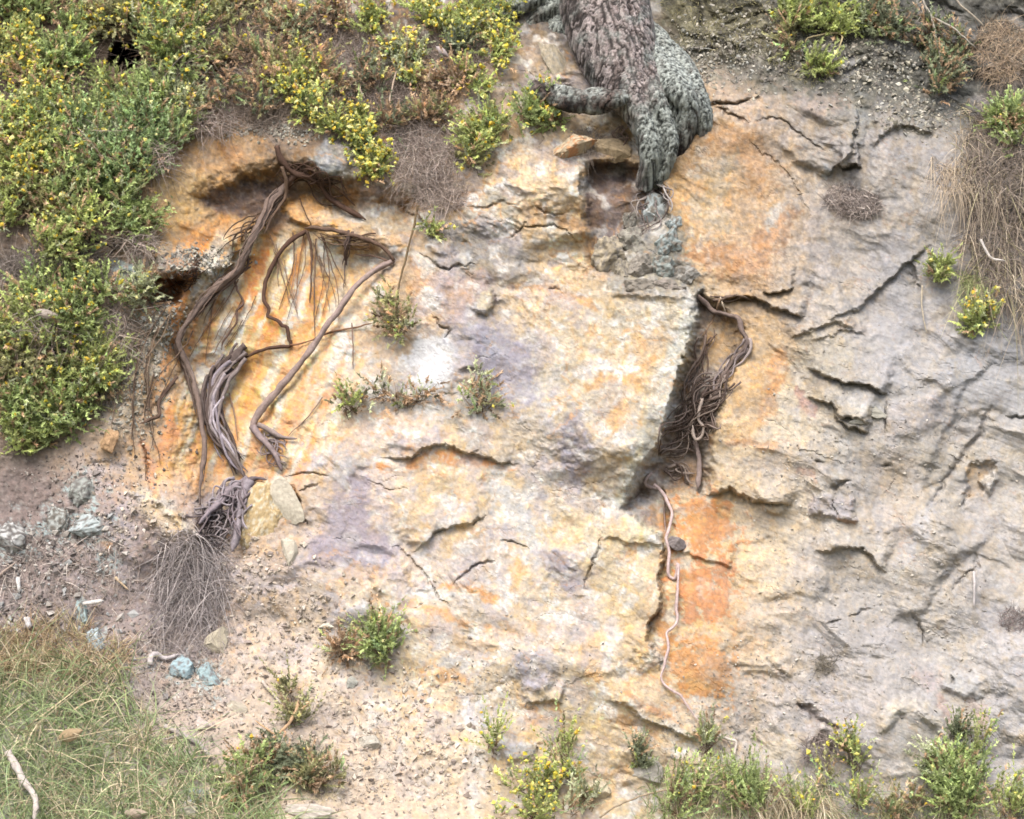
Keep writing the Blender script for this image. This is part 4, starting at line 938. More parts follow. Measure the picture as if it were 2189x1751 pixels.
pine_part('root', wander([(1280,-30,-.68,0),(1225,10,-.70,0),(1180,38,dT+.10,0),(1145,62,dT+.05,0),(1108,76,dT-.0,0)], 7, 56, 50, 14),
          lambda x, y: .9 + 0 * x, base=(110, 100, 92), plate=(18, 18))
fib = strands([(1400,385),(1390,440),(1345,520)], 70, 16, 4, LIL, .05, 171, 1, [(150,140,136),(176,166,158),(120,106,100)]) + strands([(1410,390),(1425,420),(1420,460)], 30, 6, 4, LIL, .06, 181, 1, [(186,178,172),(150,140,136)])
c = mesh_quads('rootlet', fib, M_ROOT, pine, loc=pl)
c = mesh_quads('rootlet', strands([(1320,260),(1325,290),(1335,320)], 40, 6, 4, BRN, .05, 187), M_ROOT, pine, loc=pl)
# ---------------------------------------------------------------- plants
def unit(a): return a / (np.linalg.norm(a, axis=-1, keepdims=True) + 1e-9)
def pxc(v):
    k = (D + v[:, 1]) / D
    return v[:, 0] / (S * k) + 1094.5, 875.5 - (v[:, 2] - Z0) / (S * k)
HOLE = (265, 122, 56)
def keep(v):
    x, y = pxc(v); return np.hypot(x - HOLE[0], y - HOLE[1]) > HOLE[2]
def ribbons(b, d, ln, w, droop, rg, segs=4, taper=True, curl=.25):
    """thin blades or twigs: base points, directions, lengths, widths"""
    n = len(b); d = unit(d); side = unit(np.cross(d, rg.randn(n, 3) * .6 + [0, -1, 0]))
    cv = rg.randn(n, 3) * curl; out = []
    for s in range(segs + 1):
        t = s / segs
        c = b + d * (ln * t)[:, None] + cv * (ln * t * t)[:, None] * .5 + np.array([0, 0, -1.0]) * (droop * ln * t * t)[:, None]
        ww = w * ((1 - t * .85) if taper else 1.0) * .5
        out += [c - side * ww[:, None], c + side * ww[:, None]]
    V = np.stack(out, 1); k = 2 * (segs + 1); i0 = np.arange(n)[:, None] * k
    q = np.concatenate([np.stack([i0 + 2 * s, i0 + 2 * s + 1, i0 + 2 * s + 3, i0 + 2 * s + 2], -1) for s in range(segs)], 1).reshape(-1, 4)
    return V.reshape(-1, 3), q, k
OCT_V = np.array([[1,0,0],[-1,0,0],[0,1,0],[0,-1,0],[0,0,1],[0,0,-1.]]); OCT_F = np.array([[0,2,4],[2,1,4],[1,3,4],[3,0,4],[2,0,5],[1,2,5],[3,1,5],[0,3,5]])
def grains(c, r, rg, squash=.6, rot=True):
    n = len(c); sc = r[:, None] * (1 + .5 * (rg.rand(n, 3) - .5) * 2 * .7) * np.array([1, 1, squash])
    A = np.linalg.qr(rg.randn(n, 3, 3))[0]
    v = np.einsum('nij,nkj->nki', A, OCT_V[None] * sc[:, None] * (1 + .25 * rg.randn(n, 6, 1))) + c[:, None]
    f = (np.arange(n)[:, None, None] * 6 + OCT_F[None]).reshape(-1, 3); return v.reshape(-1, 3), f
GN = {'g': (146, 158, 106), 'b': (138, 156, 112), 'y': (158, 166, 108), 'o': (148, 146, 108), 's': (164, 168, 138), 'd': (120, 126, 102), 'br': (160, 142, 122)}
KEYS = {}
def bush_lobes(cx, cy, rx, ry, rg, hang=0):
    n = max(2, int(round(rx * ry / 420.0))); L = []
    for k in range(n):
        a = rg.rand() * 6.28; q = math.sqrt(rg.rand()) * .82
        L.append((cx + math.cos(a) * q * rx, cy + math.sin(a) * q * ry, min(rx, ry) * (.42 + .34 * rg.rand())))
    return L
def gorse(cx, cy, rx, ry, label, tone='g', fl=.1, dens=1.0, brown=.08, name='gorse_bush', cat='bush', group='flowering gorse bushes', lift=.5, upright=.35, seed=None, long=1.0, twigs=1.0):
    seed = seed or int(cx * 13 + cy * 7) % 9973; rg = np.random.RandomState(seed)
    L = bush_lobes(cx, cy, rx, ry, rg); bp, bu, tw = [], [], []
    for (x, y, r) in L:
        R = r * S; d = float(depth_at(np.array([x]), np.array([min(y + .3 * r, 1790)]))[0]) + lift * R * (.2 + 1.5 * rg.rand()) + .015
        c = at(x, y, d); n = int(dens * (36 + 4300 * R * R))
        u = unit(rg.randn(n, 3) * [1, .9, 1] + [0, -.55, .15]); q = (.25 + .75 * rg.rand(n) ** .5) * R * (1 + .2 * rg.randn(n)) * np.where(rg.rand(n) < .14, 1.35, 1.0)
        bp.append(c + u * q[:, None] * [1, .8, 1]); bu.append(u)
        tw.append((c, R))
    b = np.vstack(bp); u = np.vstack(bu); m = keep(b); b = b[m]; u = u[m]; n = len(b)
    ld = unit(rg.randn(len(L), 3) * [1, .4, .6] + [0, -.2, .3])[np.concatenate([np.full(len(q), i) for i, q in enumerate(bp)])[m]]
    ax = unit(u * .7 + ld * .55 + [0, -.1, upright] + rg.randn(n, 3) * .38)
    ln = (.035 + .12 * rg.rand(n) ** 1.8) * long; K = 24
    t = (.1 + .9 * rg.rand(n, K)); nb = unit(ax[:, None] * .9 + rg.randn(n, K, 3) * .58)
    base = b[:, None] + ax[:, None] * (ln[:, None] * t)[..., None]
    nl = (.012 + .015 * rg.rand(n, K)) * (1.25 - .45 * t); nw = .0036 + .0026 * rg.rand(n, K)
    sd = unit(np.cross(nb, rg.randn(n, K, 3))) * nw[..., None]
    v = np.stack([base - sd, base + sd, base + nb * nl[..., None]], 2).reshape(-1, 3)
    f = np.arange(len(v)).reshape(-1, 3)
    T = np.array([GN[tone]]); alt = np.array([GN['y'], GN['b'], GN['o'], GN['s'], GN['g']])
    sc = np.where((rg.rand(n) < .2)[:, None], alt[rg.randint(5, size=n)], T).astype(float)
    sc = np.where((rg.rand(n) < brown)[:, None], np.array([[166, 142, 116.]]), sc) * (1 + .15 * rg.randn(n))[:, None]
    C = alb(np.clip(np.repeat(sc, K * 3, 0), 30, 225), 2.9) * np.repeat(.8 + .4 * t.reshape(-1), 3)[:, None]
    c0, R0 = tw[0]; loc = at(cx, cy + ry * .8, float(depth_at(np.array([cx]), np.array([min(cy + ry * .8, 1790.)]))[0]))
    e = empty(name, loc, label, cat, group)
    mesh('foliage', v, f, M_LEAF, C, e, False, loc)
    # woody twigs from the base into the crown
    nt_ = max(4, int(len(L) * 11 * twigs)); k = rg.randint(len(L), size=nt_)
    cs = np.array([q[0] for q in tw])[k]; rs = np.array([q[1] for q in tw])[k]
    end = cs + unit(rg.randn(nt_, 3) + [0, -.6, .2]) * (rs * (.8 + .9 * rg.rand(nt_) ** 2))[:, None]
    st = loc * .35 + cs * .65 + rg.randn(nt_, 3) * .02
    tv, tf, kk = ribbons(st, end - st, np.linalg.norm(end - st, axis=1), .003 + .0035 * rg.rand(nt_), 0 * rs, rg, 5, True, .5)
    tc = alb(np.array([[150, 124, 98], [112, 90, 70], [170, 156, 130]]))[rg.randint(3, size=nt_)]
    mesh('stem', tv, tf, M_ROOT, np.repeat(tc, kk, 0), e, False, loc)
    if fl > 0:
        pick = np.where((rg.rand(n) < fl * .6) & (u[:, 1] < .25))[0]
        if len(pick):
            tip = b[pick] + ax[pick] * ln[pick][:, None] * .9; m = 1 + rg.randint(3, size=len(pick)) * (len(pick) > 40); cc = np.repeat(tip, m, 0) + rg.randn(m.sum(), 3) * .009
            yc = np.array([[246, 234, 120], [240, 226, 92], [250, 244, 170], [240, 206, 84], [244, 236, 140]])[rg.randint(5, size=len(cc))]
            gv, gf = grains(cc, .0075 + .0065 * rg.rand(len(cc)), rg, .7); fc = np.repeat(lin(yc) * .68, 6, 0)
            if len(pick) > 40:
                mesh('flowers', gv, gf, M_FLOWER, fc, e, False, loc)['kind'] = 'stuff'
            else:
                o6 = 0
                for k in m:
                    mesh('flower', gv[o6 * 6:(o6 + k) * 6], gf[:k * 8], M_FLOWER, fc[o6 * 6:(o6 + k) * 6], e, False, loc); o6 += k
    return e
B = gorse
# top left mass
B(45,20,76,48,'green gorse filling the very top left corner','g',.12,0.72,.12)
B(24,95,51,66,'bright yellow flowering gorse on the left edge near the top','y',.75,0.72,.12)
B(122,98,71,58,'soft green gorse clump left of the round black opening','g',.15,0.72,.12)
B(262,28,93,50,'gorse with orange-yellow blooms hanging just above the round black opening','o',.6,0.72,.12)
B(388,88,81,84,'tall gorse with yellow blooms along its right side, right of the black opening','g',.45,0.72,.12)
B(490,16,81,38,'gorse clump on the top edge, above the brown dead thicket','o',.2,0.72,.12)
B(170,30,61,41,'thin half-brown gorse between the corner bush and the orange bloomed one','o',.15,0.58,.5)
B(78,185,71,55,'sparse gorse dotted with lemon blooms and brown gaps, near left edge','y',.8,0.50,.3)
B(255,182,54,36,'olive moss-like gorse directly below the round black opening','y',.1,0.72,.1)
B(150,246,112,58,'wide green gorse with lemon blooms, left of the jutting sprigs','g',.4,0.72,.12)
B(300,228,85,58,'green gorse with long pale twigs under the olive clump','g',.15,0.72,.12)
B(415,210,68,53,'pale sprigged gorse jutting right over the bare brown slope','s',.2,0.72,.12)
B(52,285,73,62,'flower-speckled gorse on the left edge, level with the hollow top','y',.6,0.72,.12)
B(196,312,100,60,'dense blue-green gorse in the centre of the left mass','b',.12,0.72,.12)
B(318,298,76,58,'rounded blue-green gorse beside the orange rock shoulder','b',.05,0.72,.12)
B(402,262,59,38,'low green gorse sprawling on to the rim of the orange shoulder','g',.05,0.65,.12)
B(272,362,66,67,'lush blue-green gorse bulging over the orange bank','b',.1,0.72,.12)
B(164,372,71,55,'mid green gorse left of the bulging lush one','g',.08,0.72,.12)
B(58,372,63,50,'olive gorse with a bright yellow spray on the left edge','y',.5,0.72,.12)
B(96,432,63,41,'olive dry-tipped gorse below the bright yellow spray','o',.12,0.72,.25)
B(268,445,66,50,'dark green gorse hanging beside the cream rock edge','g',.05,0.72,.12)
B(134,506,78,60,'yellow-green gorse hanging low over the twiggy gap','y',.12,0.72,.12)
B(12,434,37,48,'small pale gorse cut by the left edge','y',.3,0.72,.12)
# left, lower
B(97,628,76,34,'flat green gorse along the lower side of the twiggy gap','g',.05,0.72,.12)
B(280,630,41,50,'little bright gorse sprig below the blue lichened ledge','s',.05,0.58,.12)
B(192,674,66,58,'green gorse beside the pale dry leaf','g',.2,0.72,.12)
B(52,692,78,55,'green gorse behind the pale dry leaf on the left edge','y',.25,0.72,.12)
B(52,770,73,53,'olive gorse on the left edge above a dark gap','o',.12,0.72,.12)
B(182,788,98,48,'light green gorse spreading right towards the lichened flank','y',.2,0.72,.12)
B(36,880,59,53,'green gorse low on the left edge above brown soil','g',.08,0.72,.12)
B(146,868,73,55,'green gorse with arching stalks left of the orange stone','g',.15,0.72,.12)
B(58,936,68,34,'lowest trailing gorse of the left mass, over brown soil','y',.02,0.72,.12)
B(214,830,41,48,'thin gorse at the edge of the lichened flank','o',.1,0.43,.12)
# top middle
B(640,208,44,48,'compact round gorse crowded with yellow flowers above the hollow','y',1.3,1,.05)
B(742,272,48,36,'golden gorse arching over the blue-grey rock','y',1.1)
B(792,335,30,54,'hanging gorse strand thick with yellow flowers over the blue-grey rock','y',1.4)
B(792,38,42,28,'little gorse with lemon flowers on the top edge amid dead brush','y',.9,.8)
B(850,118,52,44,'grey-green gorse dotted with lemon flowers in the dead thicket','s',.7,.7,.2)
B(926,36,34,36,'bright flowering gorse on the top edge left of the pine bush','y',1.0)
B(1034,34,58,42,'dense yellow-green gorse on the top edge beside the pine','y',.8)
B(1046,100,30,36,'yellow gorse tips hanging down below the dense one beside the pine','y',1.2)
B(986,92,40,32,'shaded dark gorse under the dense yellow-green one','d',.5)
B(852,168,40,24,'low gorse with a row of yellow blooms at its tip','s',.9,.8)
B(902,184,30,18,'small trailing sprig of yellow blooms in the dead thicket','y',1.2,.7)
B(1020,168,28,24,'small gorse with yellow blooms at the foot of the thicket','y',.9)
B(620,60,56,48,'faded grey-green gorse among the dead twigs at top','s',.1,.6,.5)
B(1152,246,50,40,'small green gorse with yellow flowers under the left pine root','g',.55)
B(1042,302,42,60,'upright gorse with yellow tips left of the wedged tan boulder','y',.45,.9,.15)
B(1000,346,26,26,'sparse gorse with a few yellow flowers beside dry grass','o',.7,.6)
B(556,150,50,50,'half-dead olive gorse in the brown thicket right of the tall one','o',.05,.5,.6)
B(700,150,50,60,'faint green-brown gorse between the round flowering one and the lemon ones','o',.2,.5,.55)
B(560,30,50,34,'dull olive gorse on the top edge beside the faded one','o',.15,.6,.5)
B(720,30,44,34,'brownish gorse with a few lemon blooms on the top edge','br',.35,.6,.5)
B(960,190,46,40,'dead-looking brown gorse hanging below the flowering thicket','br',.1,.5,.6)
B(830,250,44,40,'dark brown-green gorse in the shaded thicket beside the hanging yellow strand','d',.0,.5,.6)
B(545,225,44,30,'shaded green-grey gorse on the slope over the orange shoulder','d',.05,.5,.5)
B(478,128,44,46,'brown and green half-dead gorse filling the gap right of the tall flowering one','o',.12,.45,.5)
B(476,200,40,32,'dark straggly gorse on the slope right of the pale sprigged one','d',.05,.5,.45)
B(612,128,44,40,'straggly gorse with a few blooms just above the round flowering one','o',.35,.5,.4)
B(776,176,44,36,'dull green gorse over the golden arching one','d',.15,.5,.4)
B(925,255,48,40,'sparse brown-green gorse hanging over the pinkish dry brush','o',.1,.35,.6)
B(690,255,36,30,'shadowed green gorse between the round and the golden flowering ones','d',.1,.5,.4)
# top right
B(1722,24,52,40,'yellow-green gorse on the top edge right of the pine','y',.25)
B(1804,48,46,38,'bright spiky yellow-green gorse with a pale stem, right of the first','y',.1)
B(1748,142,26,34,'small light green gorse hanging below the others right of the pine','y',.1)
B(1700,88,34,30,'thin mossy gorse above the grey flaky rock','o',.1,.7,.3)
B(1880,34,60,46,'dull blue-green shrub in shade on the top edge','d',.05,.8,.2)
B(1960,70,46,34,'dusky green shrub crossed by a bare branch','d',.0,.6,.3)
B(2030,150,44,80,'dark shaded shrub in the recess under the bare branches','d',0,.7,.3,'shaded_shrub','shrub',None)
B(2142,285,44,62,'green gorse on the right edge above the dry grass','g',.1,.9,.2)
B(2002,588,30,22,'little yellow-green gorse left of the green tussock','y',.15)
B(2104,682,32,26,'small gorse with bright yellow flowers under the green tussock','y',1.2)
B(2074,712,28,18,'pale green seedling gorse on the grey bank below the tussock','y',.1,.7)
# on the face
HANG = B(852,674,50,46,'olive shrub hanging in mid face on a long thin stem','o',.12,.35,.35,'hanging_shrub','shrub',None)
B(1010,842,44,50,'faint grey-green shrub growing on the lilac rock patch','s',.08,.3,.3,'low_shrub','shrub',None)
B(756,872,30,44,'thin yellow-green shrub at the left end of the grey twiggy one','y',.3,.3,.2,'low_shrub','shrub',None)
B(864,842,92,32,'grey twiggy shrub lying across the white rock patch','s',.0,.22,.5,'low_shrub','shrub',None)
B(920,480,20,34,'tiny yellowish sprig on the pale rock above mid face','y',.1,.5,.2,'low_shrub','shrub',None)
# lower
B(800,1384,50,42,'fresh green grassy bush alone on the scree below the slabs','g',.03,.8,.12,'green_bush','bush',None,.5,.5,None,1.4)
B(742,1408,34,34,'dry brown side of a bush, left of the fresh green one','br',0,.6,.7,'dry_shrub','shrub',None)
B(624,1500,24,58,'tall thin sprig rising beside the bottom left grass','o',.05,.6,.2,'thin_shrub','shrub',None,.5,.9,None,1.3)
B(622,1628,64,46,'grey-green twiggy shrub at the right end of the grass','d',.02,.8,.2,'low_shrub','shrub',None)
B(676,1646,40,46,'yellowish brown mossy shrub against the grey-green one','o',.02,.8,.3,'low_shrub','shrub',None)
B(520,1660,60,44,'mixed green bush between the grass and the grey-green shrub','g',.04,.7,.3,'low_shrub','shrub',None)
B(1056,1608,20,42,'slender yellow flowering sprig at bottom centre','y',1.0,0.33,.05,upright=1.2,long=1.7)
B(1140,1690,74,34,'broad gorse covered in yellow at bottom centre','y',1.5,0.34,.05,upright=.6,long=1.3)
B(1206,1632,26,58,'upright yellow-green gorse spire right of the broad yellow one','y',.8,0.29,.15,upright=1.2,long=1.7)
B(1110,1736,86,26,'yellow gorse along the bottom edge under the broad one','y',1.1,.4,.15,upright=.6,long=1.2)
B(1236,1722,38,36,'dull green gorse on the bottom edge right of the yellow ones','s',.1,0.41,.15,upright=1.2,long=1.7)
B(1366,1626,9,54,'single dark spiky shoot standing in front of cream rock','d',0,1.2,.1,'spiky_shoot','plant',None,.8,1.2)
B(1462,1728,42,44,'bright green bush on the bottom edge with a yellow bloom','g',.15,0.41,.15,upright=1.2,long=1.7)
B(1490,1700,18,28,'small gorse with a single yellow bloom spray at bottom','y',1.0,0.41,.15,upright=1.2,long=1.7)
B(1506,1606,18,54,'loose pale sprig crossing the dark root end','s',.05,.5,.2,'thin_shrub','shrub',None,.8,.8,None,1.3)
B(1594,1690,48,62,'green leafy bush on the bottom edge, left of the dry arches','g',.06,0.41,.15,upright=1.2,long=1.7)
B(1822,1640,20,58,'slim yellow-flowered gorse spire at bottom right','y',.9,0.41,.15,upright=1.2,long=1.7)
B(1826,1722,24,30,'yellow gorse on the bottom edge under the slim spire','y',1.0,0.41,.15,upright=1.2,long=1.7)
B(1758,1664,18,34,'thin olive sprig left of the slim yellow spire','o',.4,0.25,.15,upright=1.2,long=1.7)
B(1728,1732,30,24,'low gorse with yellow blooms on the bottom edge','y',.7,0.41,.15,upright=1.2,long=1.7)
B(1986,1630,34,52,'hazy grey-green shrub left of the tall green bush','s',.05,.6,.2,'low_shrub','shrub',None)
B(2060,1668,52,66,'tall fresh green bush at the bottom right corner','g',.04,1,.05,'green_bush','bush',None,.5,.9,None,1.2)
B(2050,1560,10,40,'tall thin green shoot topping the corner bush','d',0,1,.1,'spiky_shoot','plant',None,.8,1.2)
B(2096,1594,16,36,'olive yellow spire behind the tall green bush','y',.3,0.33,.15,upright=1.2,long=1.7)
B(2024,1732,50,26,'bright green clump on the bottom edge under the tall bush','g',.02,0.41,.15,upright=1.2,long=1.7)
B(2166,1722,40,40,'yellowish gorse in the bottom right corner','y',.4,0.41,.15,upright=1.2,long=1.7)
B(1930,1728,46,30,'sparse olive shrub on the bottom edge left of the corner','o',.1,.6,.3,'low_shrub','shrub',None)
# ---- dead brush: bare twiggy thickets
TW = [(158, 132, 112), (128, 104, 88), (178, 160, 142), (104, 84, 72), (146, 124, 112)]
def dead(cx, cy, rx, ry, n, label, cols=TW, ln=(.05, .16), w=.0028, down=.0, name='dead_brush', cat='dead brush', lift=.05, group='bare dead brush', seed=None, bias=(0, -.35, .1), leaf=0):
    rg = np.random.RandomState(seed or int(cx + cy * 3)); a = rg.rand(n) * 6.28; q = np.sqrt(rg.rand(n))
    x = cx + np.cos(a) * q * rx; y = np.minimum(cy + np.sin(a) * q * ry, 1790); dd = depth_at(x, y) + rg.rand(n) * lift * (1.2 - q)
    b = at(x, y, dd); m = keep(b); b = b[m]; n = len(b)
    d = unit(rg.randn(n, 3) * [1, .45, 1] + np.array(bias)); l = ln[0] + (ln[1] - ln[0]) * rg.rand(n) ** 1.5
    v, f, k = ribbons(b, d, l, w * (.6 + .8 * rg.rand(n)), down * np.ones(n), rg, 4, True, .6)
    C = alb(pale(np.array(cols, float)), 1.5)[rg.randint(len(cols), size=n)] * (1 + .2 * rg.randn(n))[:, None]
    loc = b[b[:, 2].argmin()]; o = mesh(name, v, f, M_LITTER, np.clip(np.repeat(C, k, 0), .01, 1), None, False, loc)
    return tag(o, label, cat, group)
dead(560,110,80,100,2600,'brown dead thicket right of the tall flowering gorse')
dead(700,120,90,110,2800,'brown dead thicket filling the top between two flowering clumps')
dead(560,235,70,44,1200,'dark dead twigs on the slope above the orange shoulder',[(120,98,80),(96,78,64),(140,118,98)])
dead(700,215,40,44,700,'dead twigs right of the compact round flowering gorse')
dead(860,220,90,70,2400,'dark brown dead brush hanging below the flowering thicket',[(130,106,90),(104,84,70),(160,138,120)],down=.4)
dead(905,320,80,80,2400,'pale pinkish dry brush spilling down beside the hanging yellow strand',[(186,162,146),(160,136,122),(202,184,166),(136,112,98)],down=.3)
dead(940,415,60,40,900,'thin dry brush at the lower end of the spill',[(178,154,136),(140,116,100)],down=.2)
dead(960,130,70,60,1400,'dead twigs under the dense gorse beside the pine')
dead(110,575,120,44,2000,'grey tangle of bare twigs in the gap of the left bushes',[(120,104,92),(96,80,70),(154,138,124)])
dead(110,830,120,60,1400,'bare brown twigs showing between the lower left bushes',[(124,104,88),(96,78,66),(160,140,120)])
dead(80,210,110,110,1800,'bare brown twigs showing through the flower-dotted left gorse',[(110,88,72),(88,70,58),(140,118,98)])
dead(270,150,120,90,1500,'brown twigs around the round black opening',[(116,92,78),(90,72,60),(150,126,106)])
dead(1800,425,38,34,700,'dark dry twigs clinging to the grey slab, left of the round tuft',[(116,98,88),(150,130,116),(196,176,160)],(.02,.09),.0032,.3,'dry_tuft','dry plant',.06,None)
dead(1838,440,46,30,900,'dark round dry tuft clinging to the grey slab at right',[(116,98,88),(88,74,66),(150,130,116),(206,186,170)],(.02,.08),.0036,0,'dry_tuft','dry plant',.09,None)
dead(410,1240,85,110,1700,'mound of hanging grey dead roots on the scree at left',[(160,146,142),(134,118,112),(186,172,164),(112,98,94)],(.08,.26),.0034,.7,'root_mat','dead roots',.10,None,None,(0,-.25,-.2))
dead(395,1360,80,60,700,'stray grey rootlets below the hanging mound',[(170,154,146),(140,122,112)],(.06,.18),.003,.5,'root_mat','dead roots',.06,None)
dead(1750,1600,36,34,280,'dark fan of dry stems low on the grey face at bottom right',[(110,92,84),(140,120,108)],(.05,.14),.003,.3,'dry_tuft','dry plant',.05,None)
dead(1765,1418,24,20,170,'small olive dry tuft on the grey lower face',[(120,108,84),(96,86,70)],(.03,.10),.0032,.3,'dry_tuft','dry plant',.04,None)
dead(2168,1325,34,26,220,'small brown dry tuft on the right edge of the lower face',[(120,100,92),(96,80,76)],(.03,.11),.0032,.3,'dry_tuft','dry plant',.04,None)
dead(2140,110,60,70,1500,'rusty brown dry brush near the top right corner',[(168,132,92),(130,104,80),(190,158,116)],(.04,.12),.003,.2)
dead(1260,300,40,30,300,'fine root fringe under the left pine buttress',[(150,132,110),(120,100,84)],(.03,.09),.003,.8,'root_fringe','dead roots',.03,None)
for q in ((450,262,60,30,420,'brown twigs hanging over the rim left of the pale sprigged gorse'),(345,330,36,50,380,'brown twigs overhanging the orange shoulder beside the lush gorse'),(300,520,50,30,350,'bare twigs over the pale lichened soil ridge'),(250,720,40,70,420,'thin brown twigs at the right edge of the lower left bushes'),
          (210,280,120,70,700,'bare stalks poking through the dense blue-green gorse'),(90,700,90,60,600,'bare stalks poking through the gorse behind the pale leaf'),(400,110,60,60,500,'brown stalks poking through the tall flowering gorse')):
    dead(q[0], q[1], q[2], q[3], q[4], q[5], TW, (.06,.2), .003, .3, lift=.26, bias=(0,-.5,.2))
# ---- grass
STRAW = [(206,188,152),(186,164,128),(156,136,106),(220,206,176)]
GRN = [(128,146,86),(108,128,78),(146,158,104),(120,132,90)]
def grass(pts, n, label, cols, ln=(.08, .24), w=.0042, droop=.5, name='grass', kind='stuff', cat='grass', bias=(0, -.35, 1.0), spread=.5, seed=3, group=None, rad=False):
    rg = np.random.RandomState(seed); p = np.array(pts, float); X, Y = [], []
    while sum(map(len, X)) < n:
        x = p[:, 0].min() + np.ptp(p[:, 0]) * rg.rand(n); y = p[:, 1].min() + np.ptp(p[:, 1]) * rg.rand(n)
        m = inside(x + 30 * pn(x / 40, y / 40, 5), y + 30 * pn(x / 40, y / 40, 6), p) & (pn(x / 34, y / 34, seed) > -.35); X.append(x[m]); Y.append(y[m])
    x = np.concatenate(X)[:n]; y = np.concatenate(Y)[:n]; b = at(x, y, depth_at(x, np.minimum(y, 2000)) - .005)
    d = unit(np.array(bias) + spread * rg.randn(n, 3))
    l = ln[0] + (ln[1] - ln[0]) * rg.rand(n) ** 1.6
    v, f, k = ribbons(b, d, l, w * (.6 + .8 * rg.rand(n)), droop * (.4 + rg.rand(n)), rg, 5, True, .5)
    ci = np.clip(((pn(x / 60, y / 60, seed + 9) * .9 + .5 + .35 * rg.randn(n)) * len(cols)).astype(int), 0, len(cols) - 1)
    C = alb(pale(np.array(cols, float), .25, .85), 2.0)[ci] * np.clip(1 + .2 * rg.randn(n), .5, 1.5)[:, None]
    loc = b[b[:, 2].argmin()]; o = mesh(name, v, f, M_GRASS, np.repeat(C, k, 0), None, False, loc)
    return tag(o, label, cat, group, kind)
grass([(-60,1430),(120,1400),(240,1450),(330,1560),(430,1640),(560,1660),(640,1800),(-60,1800)], 6200, 'green and straw grass covering the bottom left bank', GRN + [STRAW[1], (104,116,72)] + GRN[:2] + [STRAW[0]], (.08,.38), .0066, .5, spread=1.1)
grass([(-60,1340),(150,1330),(270,1400),(280,1470),(100,1450),(-60,1470)], 2800, 'brownish dry grass above the green grass at left', [(170,144,104),(138,116,84),(186,166,126),(140,136,88),(150,118,86)], (.06,.24), .005, .6, seed=5, spread=.8)
grass([(1380,1660),(1600,1640),(1700,1680),(1900,1700),(2250,1690),(2250,1800),(1380,1800)], 3600, 'mixed grass along the bottom right edge', GRN + STRAW[:3] + [(120,116,78)], (.06,.26), .004, .6, seed=6, spread=.7)
dead(2140,400,80,220,2600,'matted brown thatch under the dry grass on the right edge',[(120,100,84),(96,80,68),(150,130,108)],(.05,.2),.0034,.6,'thatch','dead grass',.1,None)
grass([(2060,215),(2240,300),(2240,700),(2120,640),(2060,520),(2080,420),(2040,300)], 1900, 'drooping dry grass down the right edge', [(176,156,128),(150,130,106),(196,178,150),(124,106,88),(136,128,88)], (.06,.28), .0052, 1.1, seed=7, bias=(-.2, -.5, .3), spread=1.5)
grass([(1990,330),(2060,330),(2070,420),(2010,420)], 300, 'thin pale dry blades hanging at the rim of the grey slab', [(186,166,136),(160,140,114)], (.08,.22), .0036, 1.6, seed=8, bias=(-.2,-.6,.1))
grass([(2050,590),(2100,590),(2100,650),(2050,650)], 420, 'green tussock with blades radiating, on the right bank', [(140,150,90),(170,160,116),(120,130,80)], (.08,.2), .004, .9, 'grass_tussock', None, 'grass tussock', (-.1,-.6,.3), .7, 9)
grass([(1560,1670),(1790,1680),(1780,1740),(1600,1740)], 500, 'arching dry stalks between the green bushes at the bottom', STRAW, (.15,.32), .0042, 1.3, 'dry_stalks', 'stuff', 'dry grass', (.2,-.5,.6), .6, 10)
grass([(1400,0),(1620,-10),(1720,60),(1800,150),(1740,200),(1640,130),(1560,120),(1460,90)], 2600, 'short mossy growth on the rim right of the pine', [(120,112,66),(100,96,64),(150,140,96)], (.012,.04), .0045, .3, 'moss', 'stuff', 'moss', (0,-.5,.6), .8, 12)
# ---- loose stuff on the soil
def scatter(pts_w, n, name, label, cols, r=(.003, .011), seed=1, squash=.5, lift=.0, cat='stones'):
    rg = np.random.RandomState(seed); X, Y = [], []
    tot = sum(w for *_, w in pts_w)
    for cx, cy, rx, ry, w in pts_w:
        k = int(n * w / tot); g = np.clip(rg.randn(k, 2) * .55, -1.6, 1.6); X.append(cx + g[:, 0] * rx); Y.append(cy + g[:, 1] * ry)
    x = np.concatenate(X); y = np.minimum(np.concatenate(Y), 1800); rr = r[0] + (r[1] - r[0]) * rg.rand(len(x)) ** 3
    c = at(x, y, depth_at(x, y) + rr * .3 + lift); m = keep(c); c = c[m]; rr = rr[m]
    v, f = grains(c, rr, rg, squash); C = alb(pale(np.array(cols, float), .3, .6), 1.15)[rg.randint(len(cols), size=len(c))] * (1 + .15 * rg.randn(len(c)))[:, None]
    o = mesh(name, v, f, M_STONE, np.clip(np.repeat(C, 6, 0), .01, .9), None, False); return tag(o, label, cat, None, 'stuff')
CRM = [(244,222,188),(226,200,168),(206,180,152),(190,166,146),(236,214,190),(214,190,160),(176,150,132)]
scatter([(700,1420,190,170,3),(560,1300,150,120,2.4),(860,1560,180,150,3),(480,1480,130,130,2),(300,1120,140,90,1.6),(780,1700,240,80,2.4),(520,1230,110,80,1.5),(640,1620,160,120,1.6),(1000,1640,120,90,1)], 4200, 'scree', 'cream and pinkish stone chips strewn over the lower left slope', CRM, (.003,.018), 1)
scatter([(120,1220,170,110,3),(200,1020,160,80,2),(330,1380,150,110,2),(380,1520,120,90,1.5),(60,1330,90,70,1),(240,1480,150,110,1)], 4200, 'soil_litter', 'brown crumbs of soil and bark on the left bank', [(120,98,86),(96,78,68),(146,124,110),(186,166,148),(84,68,60),(214,198,180)], (.003,.012), 2, .4, cat='soil litter')
